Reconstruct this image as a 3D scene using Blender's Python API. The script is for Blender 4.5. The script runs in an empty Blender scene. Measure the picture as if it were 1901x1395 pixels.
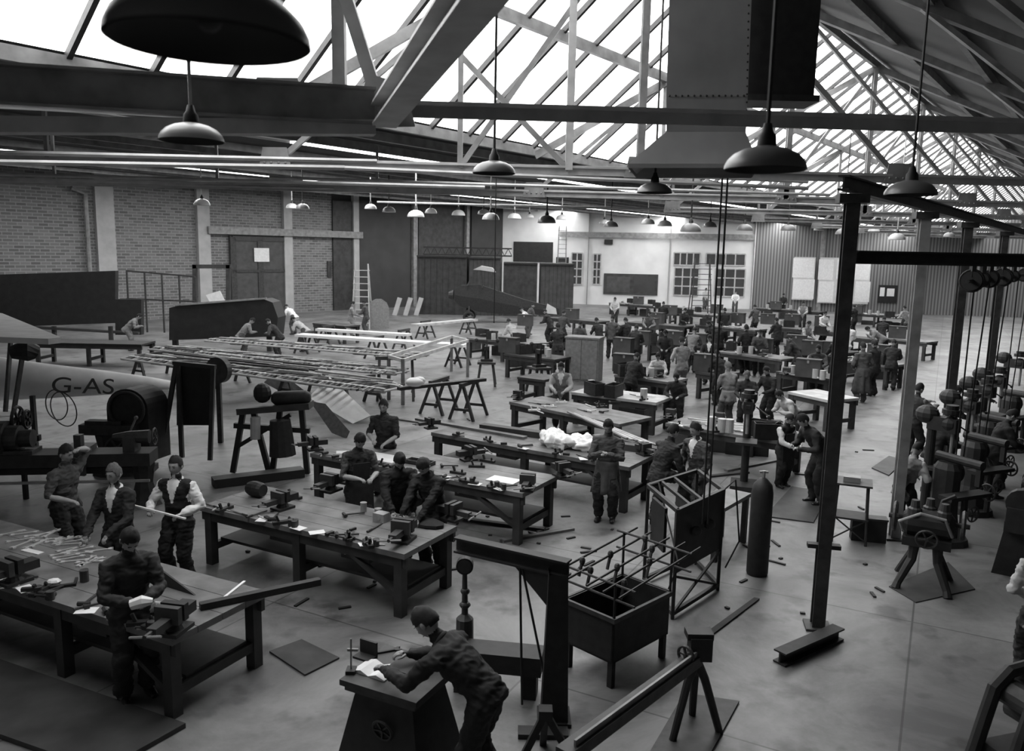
import bpy, bmesh, math, random
import numpy as np
from mathutils import Vector as V, Matrix, noise
random.seed(4)
S=bpy.context.scene; COL=S.collection
sin,cos,pi,rad=math.sin,math.cos,math.pi,math.radians
# ---------------- camera
F=1500.0; PIT=math.atan(232.5/F); ROL=.02; HC=4.5
fw=V((0,cos(PIT),-sin(PIT))); R0=V((1,0,0)); U0=V((0,sin(PIT),cos(PIT)))
rt=R0*cos(ROL)+U0*sin(ROL); up=U0*cos(ROL)-R0*sin(ROL); CP=V((0,0,HC))
cam=bpy.data.cameras.new('camera'); cam.sensor_width=36; cam.lens=36*F/1901; cam.clip_end=300
co=bpy.data.objects.new('camera',cam); COL.objects.link(co); S.camera=co
co.matrix_world=Matrix(((rt.x,up.x,-fw.x,0),(rt.y,up.y,-fw.y,0),(rt.z,up.z,-fw.z,HC),(0,0,0,1)))
cam.dof.use_dof=True; cam.dof.focus_distance=13; cam.dof.aperture_fstop=2.6
def ray(px,py): return fw+rt*((px-950.5)/F)+up*((697.5-py)/F)
def G(px,py,z=0.):
    d=ray(px,py); return CP+d*((z-HC)/d.z)
def R(px,py,Y):
    d=ray(px,py); return CP+d*(Y/d.y)
def RP(px,py,p0,n):
    d=ray(px,py); return CP+d*((V(p0)-CP).dot(n)/d.dot(n))
# ---------------- materials
MATS={}
def mat(n,g,rough=.6,amt=.25,sc=5,metal=0.,emit=0.):
    m=bpy.data.materials.new(n); m.use_nodes=True; nt=m.node_tree; b=nt.nodes['Principled BSDF']
    tc=nt.nodes.new('ShaderNodeTexCoord'); nz=nt.nodes.new('ShaderNodeTexNoise'); nz.inputs['Scale'].default_value=sc; nz.inputs['Detail'].default_value=5
    cr=nt.nodes.new('ShaderNodeValToRGB'); a,c=g*(1-amt),min(1,g*(1+amt))
    cr.color_ramp.elements[0].position=.3; cr.color_ramp.elements[1].position=.7
    cr.color_ramp.elements[0].color=(a,a,a,1); cr.color_ramp.elements[1].color=(c,c,c,1)
    nt.links.new(tc.outputs['Object'],nz.inputs['Vector']); nt.links.new(nz.outputs['Fac'],cr.inputs['Fac']); nt.links.new(cr.outputs['Color'],b.inputs['Base Color'])
    b.inputs['Roughness'].default_value=rough; b.inputs['Metallic'].default_value=metal
    if emit:
        b.inputs['Emission Color'].default_value=(1,1,1,1); b.inputs['Emission Strength'].default_value=emit
    MATS[n]=m; return m
for a in [('steel',.25,.5,.3,4),('steel_pale',.46,.5,.2,4),('iron',.018,.62,.4,8),('iron_mid',.04,.55,.4,8),('wood',.15,.55,.4,3),('wood_pale',.45,.6,.25,3),('wood_dark',.04,.6,.4,3),
  ('wood_black',.014,.6,.4,4),('shade',.14,.35,.1,3),('shade_pale',.5,.35,.1,3),('shade_in',.04,.6,.1,3),('bulb',.5,.3,.05,3),('fabric_white',.8,.7,.1,3),('fabric_grey',.42,.6,.12,2),('fabric_silver',.6,.45,.1,2),('paper',.78,.7,.08,8),
  ('cl_black',.012,.85,.3,12),('cl_dark',.022,.85,.3,12),('cl_mid',.07,.85,.25,12),('cl_grey',.2,.85,.2,12),('cl_pale',.45,.85,.15,12),('cl_white',.75,.85,.1,12),
  ('skin',.34,.65,.1,9),('hair_dark',.008,.8,.3,40),('hair_brown',.02,.8,.3,40),('hair_fair',.1,.8,.3,40),('shoe',.012,.4,.2,9),('eye',.03,.3,.1,9),
  ('plaster',.75,.8,.1,.6),('panel',.045,.7,.2,.8),('roof_dark',.04,.8,.3,1),('rubber',.012,.7,.2,9),('box_mid',.065,.6,.25,3),('duct',.32,.45,.2,1.5),('cloth',.88,.8,.05,5),('brass',.3,.35,.2,8)]:
    mat(*a)
mat('glass',.9,.4,.02,1,0,6.0); mat('rooflight',.9,.4,.02,1,0,10.5)
def ramp_tex(n,kind):
    m=mat(n,.1); nt=m.node_tree; b=nt.nodes['Principled BSDF']; tc=[x for x in nt.nodes if x.type=='TEX_COORD'][0]
    L=nt.links.new
    if kind=='brick':
        sp=nt.nodes.new('ShaderNodeSeparateXYZ'); cb=nt.nodes.new('ShaderNodeCombineXYZ'); L(tc.outputs['Object'],sp.inputs[0]); L(sp.outputs['X'],cb.inputs['X']); L(sp.outputs['Z'],cb.inputs['Y'])
        t=nt.nodes.new('ShaderNodeTexBrick'); L(cb.outputs[0],t.inputs['Vector'])
        for k,v in (('Color1',.1),('Color2',.2),('Mortar',.28)): t.inputs[k].default_value=(v,v,v,1)
        t.inputs['Scale'].default_value=1; t.inputs['Brick Width'].default_value=.5; t.inputs['Row Height'].default_value=.17; t.inputs['Mortar Size'].default_value=.022
        L(t.outputs['Color'],b.inputs['Base Color'])
    if kind=='corr':
        t=nt.nodes.new('ShaderNodeTexWave'); t.bands_direction='X'; t.inputs['Scale'].default_value=1.3; L(tc.outputs['Object'],t.inputs['Vector'])
        cr=nt.nodes.new('ShaderNodeValToRGB'); cr.color_ramp.elements[0].color=(.08,.08,.08,1); cr.color_ramp.elements[1].color=(.26,.26,.26,1); L(t.outputs['Fac'],cr.inputs['Fac']); L(cr.outputs['Color'],b.inputs['Base Color'])
        bp=nt.nodes.new('ShaderNodeBump'); bp.inputs['Strength'].default_value=.6; L(t.outputs['Fac'],bp.inputs['Height']); L(bp.outputs[0],b.inputs['Normal'])
    if kind=='floor':
        nz=[x for x in nt.nodes if x.type=='TEX_NOISE'][0]; cr=[x for x in nt.nodes if x.type=='VALTORGB'][0]
        nz.inputs['Scale'].default_value=.5; nz.inputs['Detail'].default_value=11; nz.inputs['Roughness'].default_value=.7; nz.inputs['Distortion'].default_value=.6
        cr.color_ramp.elements[0].position=.36; cr.color_ramp.elements[1].position=.64
        cr.color_ramp.elements[0].color=(.1,.1,.1,1); cr.color_ramp.elements[1].color=(.26,.26,.26,1)
        n2=nt.nodes.new('ShaderNodeTexNoise'); n2.inputs['Scale'].default_value=1.7; n2.inputs['Detail'].default_value=8; L(tc.outputs['Object'],n2.inputs['Vector'])
        c2=nt.nodes.new('ShaderNodeValToRGB'); c2.color_ramp.elements[0].position=.33; c2.color_ramp.elements[1].position=.45; c2.color_ramp.elements[0].color=(.45,.45,.45,1); L(n2.outputs['Fac'],c2.inputs['Fac'])
        mp=nt.nodes.new('ShaderNodeMapping'); mp.inputs['Rotation'].default_value=(0,0,rad(28)); L(tc.outputs['Object'],mp.inputs[0])
        t=nt.nodes.new('ShaderNodeTexBrick'); t.offset=0; L(mp.outputs[0],t.inputs['Vector']); t.inputs['Scale'].default_value=1; t.inputs['Brick Width'].default_value=3.6; t.inputs['Row Height'].default_value=3.6; t.inputs['Mortar Size'].default_value=.012
        for k,v in (('Color1',1),('Color2',.85),('Mortar',.4)): t.inputs[k].default_value=(v,v,v,1)
        def mul(a,b_):
            mx=nt.nodes.new('ShaderNodeMix'); mx.data_type='RGBA'; mx.blend_type='MULTIPLY'; mx.inputs['Factor'].default_value=1; L(a,mx.inputs[6]); L(b_,mx.inputs[7]); return mx.outputs[2]
        L(mul(mul(cr.outputs['Color'],t.outputs['Color']),c2.outputs['Color']),b.inputs['Base Color']); b.inputs['Roughness'].default_value=.45
ramp_tex('brick','brick'); ramp_tex('corrugated','corr'); ramp_tex('concrete','floor')
M=MATS
# ---------------- mesh helper
class MB:
    def __init__(s): s.v=[]; s.f=[]
    def add(s,vs,fs):
        o=len(s.v); s.v+=[V(p) for p in vs]; s.f+=[tuple(i+o for i in f) for f in fs]; return s
    def box(s,x0,x1,y0,y1,z0,z1):
        return s.add([(x0,y0,z0),(x1,y0,z0),(x1,y1,z0),(x0,y1,z0),(x0,y0,z1),(x1,y0,z1),(x1,y1,z1),(x0,y1,z1)],[(0,3,2,1),(4,5,6,7),(0,1,5,4),(1,2,6,5),(2,3,7,6),(3,0,4,7)])
    def bar(s,a,b,w,h,u=(0,0,1)):
        a,b=V(a),V(b); t=(b-a).normalized(); u=V(u)
        if abs(t.dot(u))>.98: u=V((0,1,0))
        x=t.cross(u).normalized(); y=x.cross(t).normalized(); x*=w/2; y*=h/2
        return s.add([a-x-y,a+x-y,a+x+y,a-x+y,b-x-y,b+x-y,b+x+y,b-x+y],[(0,3,2,1),(4,5,6,7),(0,1,5,4),(1,2,6,5),(2,3,7,6),(3,0,4,7)])
    def hbeam(s,a,b,w,h,u=(0,0,1),th=.02):
        a,b=V(a),V(b); t=(b-a).normalized(); u=V(u)
        if abs(t.dot(u))>.98: u=V((0,1,0))
        x=t.cross(u).normalized(); y=x.cross(t).normalized()
        for k in (-1,1): s.bar(a+y*(k*h/2),b+y*(k*h/2),w,th,u)
        return s.bar(a,b,th,h,u)
    def tube(s,pts,rs,n=8,el=None):
        pts=[V(p) for p in pts]
        if not hasattr(rs,'__len__'): rs=[rs]*len(pts)
        vs=[]; fs=[]; px=None
        for i,p in enumerate(pts):
            t=(pts[min(i+1,len(pts)-1)]-pts[max(i-1,0)]).normalized()
            r=px if px else (V((1,0,0)) if abs(t.x)<.9 else V((0,1,0)))
            y=t.cross(r).normalized(); x=y.cross(t).normalized(); px=x
            k=rs[i]; ka,kb=(k if hasattr(k,'__len__') else (k,k))
            for j in range(n):
                a=2*pi*j/n; vs.append(p+x*(ka*cos(a))+y*(kb*sin(a)))
        for i in range(len(pts)-1):
            for j in range(n):
                fs.append((i*n+j,i*n+(j+1)%n,(i+1)*n+(j+1)%n,(i+1)*n+j))
        fs.append(tuple(range(n-1,-1,-1))); fs.append(tuple(range((len(pts)-1)*n,len(pts)*n)))
        return s.add(vs,fs)
    def ring(s,c,ax,R_,r,n=24,m=6):
        c=V(c); ax=V(ax).normalized(); x=ax.orthogonal().normalized(); y=ax.cross(x)
        vs=[];fs=[]
        for i in range(n):
            a=2*pi*i/n; d=x*cos(a)+y*sin(a)
            for j in range(m):
                b=2*pi*j/m; vs.append(c+d*(R_+r*cos(b))+ax*(r*sin(b)))
        for i in range(n):
            for j in range(m): fs.append((i*m+j,((i+1)%n)*m+j,((i+1)%n)*m+(j+1)%m,i*m+(j+1)%m))
        return s.add(vs,fs)
    def wheel(s,c,ax,R_,r,k=5,n=20):
        c=V(c); ax=V(ax).normalized(); x=ax.orthogonal().normalized(); y=ax.cross(x); s.ring(c,ax,R_,r,n,5)
        for j in range(k):
            a=2*pi*j/k; d=x*cos(a)+y*sin(a); s.bar(c,c+d*R_,r*1.2,r*1.2,ax)
        return s.cyl(c-ax*r*1.6,c+ax*r*1.6,R_*.2,8)
    def cyl(s,a,b,r,n=16): return s.tube([a,b],[r,r],n)
    def lathe(s,prof,o=(0,0,0),n=24):
        o=V(o); vs=[];fs=[]
        for r,z in prof:
            for j in range(n):
                a=2*pi*j/n; vs.append(o+V((r*cos(a),r*sin(a),z)))
        for i in range(len(prof)-1):
            for j in range(n): fs.append((i*n+j,i*n+(j+1)%n,(i+1)*n+(j+1)%n,(i+1)*n+j))
        return s.add(vs,fs)
    def ex(s,poly,vec):
        n=len(poly); vec=V(vec); vs=[V(p) for p in poly]+[V(p)+vec for p in poly]
        return s.add(vs,[tuple(range(n)),tuple(range(2*n-1,n-1,-1))]+[(i,(i+1)%n,n+(i+1)%n,n+i) for i in range(n)])
    def ell(s,c,r,n=10,m=7):
        c=V(c); vs=[];fs=[]
        for i in range(m+1):
            t=pi*i/m
            for j in range(n):
                a=2*pi*j/n; vs.append(c+V((r[0]*sin(t)*cos(a),r[1]*sin(t)*sin(a),r[2]*cos(t))))
        for i in range(m):
            for j in range(n): fs.append((i*n+j,i*n+(j+1)%n,(i+1)*n+(j+1)%n,(i+1)*n+j))
        return s.add(vs,fs)
    def build(s,name,m,parent=None,w=False,smooth=False,label=None,loc=None,rz=0):
        me=bpy.data.meshes.new(name); vs=s.v
        if w and parent is not None:
            mi=Matrix.Rotation(-parent.rotation_euler.z,4,'Z')@Matrix.Translation(-parent.location); vs=[mi@v for v in vs]
        if w and parent is None and loc is not None:
            vs=[v-V(loc) for v in vs]
        me.from_pydata([tuple(v) for v in vs],[],s.f)
        bm=bmesh.new(); bm.from_mesh(me); bmesh.ops.recalc_face_normals(bm,faces=bm.faces); bm.to_mesh(me); bm.free()
        me.materials.append(M[m] if isinstance(m,str) else m)
        if smooth: me.polygons.foreach_set('use_smooth',[True]*len(me.polygons))
        o=bpy.data.objects.new(name,me); COL.objects.link(o)
        if parent is not None: o.parent=parent
        elif loc is not None: o.location=loc; o.rotation_euler.z=rz
        if label: o['label']=label
        return o
def tag(o,label,cat,group=None):
    o['label']=label; o['category']=cat
    if group: o['group']=group
    return o
def thing(name,label,cat,loc=(0,0,0),rz=0,group=None):
    o=bpy.data.objects.new(name,None); COL.objects.link(o); o.location=loc; o.rotation_euler.z=rz; o.empty_display_size=.1
    return tag(o,label,cat,group)
def struct(o): o['kind']='structure'; return o
def dup(r,loc,rz,label,group=None):
    c=r.copy(); COL.objects.link(c); c.location=loc; c.rotation_euler.z=rz; c['label']=label
    if group: c['group']=group
    for ch in list(r.children):
        d=ch.copy(); COL.objects.link(d); d.parent=c
        for g in list(ch.children):
            e=g.copy(); COL.objects.link(e); e.parent=d
    return c
ORD='first second third fourth fifth sixth seventh eighth ninth tenth eleventh twelfth thirteenth fourteenth fifteenth sixteenth seventeenth eighteenth nineteenth twentieth'.split()+['twenty-'+x for x in 'first second third fourth fifth sixth seventh eighth ninth'.split()]
# ---------------- people
def ik(a,b,l1,l2,pole):
    d=b-a; L=min(d.length,(l1+l2)*.999); t=d.normalized(); x=(l1*l1-l2*l2+L*L)/(2*L); h=math.sqrt(max(0,l1*l1-x*x))
    p=V(pole); p=(p-t*p.dot(t)).normalized(); return a+t*x+p*h, a+t*L
def headgeo(n,m):
    vs=[];fs=[];dirs=[]
    for i in range(m+1):
        t=pi*i/m
        for j in range(n):
            a=2*pi*j/n; x,y,z=sin(t)*cos(a),sin(t)*sin(a),cos(t); dirs.append((x,y,z))
            k=1.
            if z<0: k=1-.3*(-z)**1.3
            X=.075*x*k; Y=.097*y; Z=.12*z
            if z<-.2 and y<0: Y*=max(.5,1+.6*(z+.2))
            if y>0:
                Y+=.028*math.exp(-(x/.16)**2-((z+.15)/.17)**2)+.009*math.exp(-((z-.22)/.1)**2-(x/.6)**2)
                Y-=.013*(math.exp(-((x-.38)/.17)**2-((z-.05)/.12)**2)+math.exp(-((x+.38)/.17)**2-((z-.05)/.12)**2))
                Y+=.007*math.exp(-(x/.3)**2-((z+.5)/.1)**2)
            vs.append(V((X,Y,Z)))
    for i in range(m):
        for j in range(n): fs.append((i*n+j,i*n+(j+1)%n,(i+1)*n+(j+1)%n,(i+1)*n+j))
    return vs,fs,dirs
def person(px,py,yaw,label,lean=8,hands=None,hp=25,hy=0,H=1.78,c=('cl_dark','cl_dark','cl_dark'),hair='hair_dark',skirt=None,apron=None,near=False,hz=.93,feet=None,bare=False,collar=False,group='people at work in the hall',vest=0):
    s=H/1.75; L=rad(lean); t=V((0,sin(L),cos(L))); fwd=V((0,cos(L),-sin(L)))
    hip=V((0,-.22*sin(L),hz)); nk=hip+t*.5; ha=L*.75+rad(hp)*.35; hd=V((0,sin(ha),cos(ha))); hc=nk+hd*.19
    segs=[]; mb=MB()
    def limb(pts,rs,tags,n=10):
        mb.tube(pts,rs,n)
        for i in range(len(pts)-1):
            ra=rs[i] if not hasattr(rs[i],'__len__') else rs[i][1]
            segs.append((V(pts[i]),V(pts[i+1]),ra*.9,tags[i]))
    if vest: tp=[(-.1,.165,.125),(0,.178,.136),(.12,.165,.13),(.3,.188,.138),(.42,.2,.122),(.48,.155,.097),(.53,.075,.065)]
    else: tp=[(-.19,.182,.14),(-.08,.185,.142),(.0,.178,.136),(.12,.168,.13),(.3,.192,.138),(.42,.2,.124),(.48,.155,.098),(.53,.078,.07)]
    mb.tube([hip+t*a for a,_,_ in tp],[(x,y) for _,x,y in tp],16)
    for i in range(len(tp)-1): segs.append((hip+t*tp[i][0],hip+t*tp[i+1][0],tp[i][2],0 if (tp[i][0]>=0 or not vest) else 2))
    for q in (-1,1): segs.append((hip+t*.4,hip+t*.43+V((q*.15,0,0)),.1,0))
    limb([nk-t*.02,hc],[.06,.054],[3])
    hnd=[]
    if hands is None: hands=[(-.13,.36,1.02),(.13,.38,1.03)]
    for q,hpz in zip((-1,1),hands):
        sh=hip+t*.44+V((q*.19,0,0)); w=V(hpz); el,w=ik(sh,w,.29,.27,V((q*.7,-.5,-.6)))
        d=(w-el).normalized(); pe=w+d*.08
        rr=[.08,.078,.064,.05,.044,.033] if bare else [.082,.08,.07,.064,.057,.047]
        limb([hip+t*.45+V((q*.1,0,0)),sh,(sh+el)/2,el,(el*.55+w*.45),w],rr,[1,1,1,4 if bare else 1,4 if bare else 1])
        limb([w-d*.01,w+d*.03,pe],[.028,(.035,.025),(.033,.019)],[3,3]); hnd.append((q,pe,d))
    fy=hip.y*.75
    fts=feet or [(-.11,fy,0),(.11,fy+.03,0)]
    for q,ft in zip((-1,1),fts):
        hj=hip-t*.02+V((q*.095,0,0)); an=V(ft)+V((0,-.02,.09)); kn,an=ik(hj,an,.435,.435,V((q*.15,1,0)))
        limb([hj,(hj+kn)/2,kn,(kn+an)/2,an],[.112,.107,.093,.09,.086],[2,2,2,2])
        limb([an+V((0,-.03,-.045)),an+V((q*.01,.08,-.05)),an+V((q*.02,.2,-.06))],[(.048,.045),(.05,.04),(.037,.028)],[5,5])
    me=bpy.data.meshes.new('tmp'); me.from_pydata([tuple(v) for v in mb.v],[],mb.f); ob=bpy.data.objects.new('tmp',me); COL.objects.link(ob)
    md=ob.modifiers.new('r','REMESH'); md.mode='VOXEL'; md.voxel_size=.0135 if near else .024
    m2=ob.modifiers.new('s','SMOOTH'); m2.factor=.5; m2.iterations=3
    e=ob.evaluated_get(bpy.context.evaluated_depsgraph_get()); em=e.to_mesh()
    vs=[v.co.copy() for v in em.vertices]; nr=[v.normal.copy() for v in em.vertices]; fs=[tuple(p.vertices) for p in em.polygons]
    cen=np.array([tuple(p.center) for p in em.polygons]); e.to_mesh_clear(); bpy.data.objects.remove(ob); bpy.data.meshes.remove(me)
    best=np.full(len(cen),9.); tg=np.zeros(len(cen),int)
    for a,b,r,k in segs:
        a_,b_=np.array(a),np.array(b); ab=b_-a_; u=np.clip(((cen-a_)@ab)/max(1e-6,ab@ab),0,1); d=np.linalg.norm(cen-(a_+u[:,None]*ab),axis=1)-r
        w=d<best; best[w]=d[w]; tg[w]=k
    if collar: # open neckline shows a pale shirt
        rel=cen-np.array(hip); along=rel@np.array(t); fr=rel@np.array(fwd)
        tg[(tg==0)&(along>.24)&(fr>.05)&(np.abs(cen[:,0])<.01+.26*(along-.24))]=7
    tg=[{4:3}.get(int(k),int(k)) for k in tg]
    cv=set()
    for f,k in zip(fs,tg):
        if k in (0,1,2): cv.update(f)
    sd_=V((px*.37,py*.21,0))
    for i in cv: # cloth folds: broad bulges plus slanting creases
        p=vs[i]; q=V((p.x*8,p.y*8,p.z*13))+sd_; q2=V((p.x*14+p.z*9,p.y*14,p.z*26))+sd_
        vs[i]=p+nr[i]*(.02*noise.noise(q)+.012*(.5-abs(noise.noise(q2))*2))
    def addm(vv,ff,k):
        o=len(vs); vs.extend(vv); fs.extend([tuple(i+o for i in f) for f in ff]); tg.extend([k]*len(ff))
    fm=MB()
    for q,pe,d in hnd:
        dn=V((0,0,-1)); dn=(dn-d*dn.dot(d)); dn=dn.normalized() if dn.length>.1 else V((0,1,0)); sd=d.cross(dn).normalized()
        if sd.x*q>0: sd=-sd
        nn=6 if near else 4
        for k,(ln,of) in enumerate(((.062,.025),(.07,.0085),(.065,-.0085),(.052,-.024))):
            a=pe+sd*of-d*.015; b=a+d*(ln*.5)+dn*.008; cc=b+d*(ln*.3)+dn*(ln*.35); e2=cc+dn*(ln*.3)-d*.004
            fm.tube([a,b,cc,e2],[.0098,.0092,.0085,.0068],nn)
        a=pe-d*.055+sd*.023; b=a+sd*.028+d*.028+dn*.012; fm.tube([a,b,b+d*.032+dn*.012],[.012,.010,.0075],nn)
    addm(fm.v,fm.f,3)
    hv,hf,dirs=headgeo(*((24,18) if near else (14,10)))
    rot=Matrix.Rotation(rad(hy),3,'Z')@Matrix.Rotation(-(L*.55+rad(hp)),3,'X')
    addm([rot@v+hc for v in hv],hf,3)
    x=MB()
    for q in (-1,1): x.ell((q*.077,-.01,-.005),(.012,.022,.034),6,5)
    addm([rot@v+hc for v in x.v],x.f,3)
    x=MB()
    for q in (-1,1): x.ell((q*.029,.084,.006),(.011,.006,.005),6,4); x.bar((q*.013,.099,.029),(q*.044,.089,.03),.006,.005)
    x.ell((0,.095,-.063),(.021,.007,.004),6,4)
    addm([rot@v+hc for v in x.v],x.f,6)
    htop=hc+V((0,0,.128)); hw=G(px,py,htop.z*s); ry=rad(yaw); rx=Matrix.Rotation(ry,3,'Z')@(htop*s)
    loc=V((hw.x-rx.x,hw.y-rx.y,0))
    root=thing('person',label,'person',loc,ry,group); root.scale=(s,s,s)
    me=bpy.data.meshes.new('body'); me.from_pydata([tuple(v) for v in vs],[],fs)
    for k in (c[0],c[1],c[2],'skin','skin','shoe','eye','cl_white'): me.materials.append(M[k])
    me.polygons.foreach_set('material_index',tg); me.polygons.foreach_set('use_smooth',[True]*len(fs))
    o=bpy.data.objects.new('body',me); COL.objects.link(o); o.parent=root
    hb=MB(); keep=[]
    for f in hf:
        cx=[sum(dirs[i][k] for i in f)/4 for k in range(3)]
        if cx[2]>.12+.46*cx[1]-(.14 if abs(cx[0])>.55 and cx[1]<.4 else 0)+.07*sin(px+5*cx[0]): keep.append(f)
    def hr(v,g_):
        if g_==1.0: return v*1.0
        n=.09*noise.noise(v*34+sd_)+.05*noise.noise(v*80+sd_); z=v.z/.12
        return V((v.x*(1.15+n),v.y*(1.13+n)-.006,v.z*(1.12+n)+.012*max(0,z)*(1+.5*(v.y>0))))
    for g_ in (1.0,1.1): hb.add([rot@hr(v,g_)+hc for v in hv],keep)
    hb.build('hair',hair,root,smooth=True)
    if near: MB().ring(nk+t*.015,t+fwd*.35,.072,.019,16,6).build('collar','cl_white' if collar else c[0],root,smooth=True)
    if skirt is not None:
        k=MB(); ps=[]; rs=[]
        mx=(V(fts[0])+V(fts[1]))/2
        for i in range(8):
            a=i/7; z=hz+.1+(skirt-hz-.1)*a; w0=hip+t*.1
            cx=V((w0.x*(1-a)+mx.x*a,w0.y*(1-a)+(mx.y+.01)*a,z)); ps.append(cx); rs.append((.185+.05*a,.15+.05*a))
        k.tube(ps,rs,28)
        for i,p in enumerate(k.v):
            an=math.atan2(p.y,p.x); f=(hz+.1-p.z)*.09; k.v[i]=p+V((cos(an),sin(an),0))*f*sin(an*6+px)
        k.build('coat_skirt',c[0],root,smooth=True)
    if apron:
        k=MB(); pl=[]
        for a in (.38,.1): pl.append(hip+t*a+fwd*.16)
        pl.append(V((0,hip.y+.19,.45)))
        for i in range(2): k.bar(pl[i],pl[i+1],.26 if i==0 else .38,.012,(0,1,0.2))
        k.build('apron',apron,root)
    return root
K=dict
D,DK,MD,GR,PA,WH='cl_black','cl_dark','cl_mid','cl_grey','cl_pale','cl_white'
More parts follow.
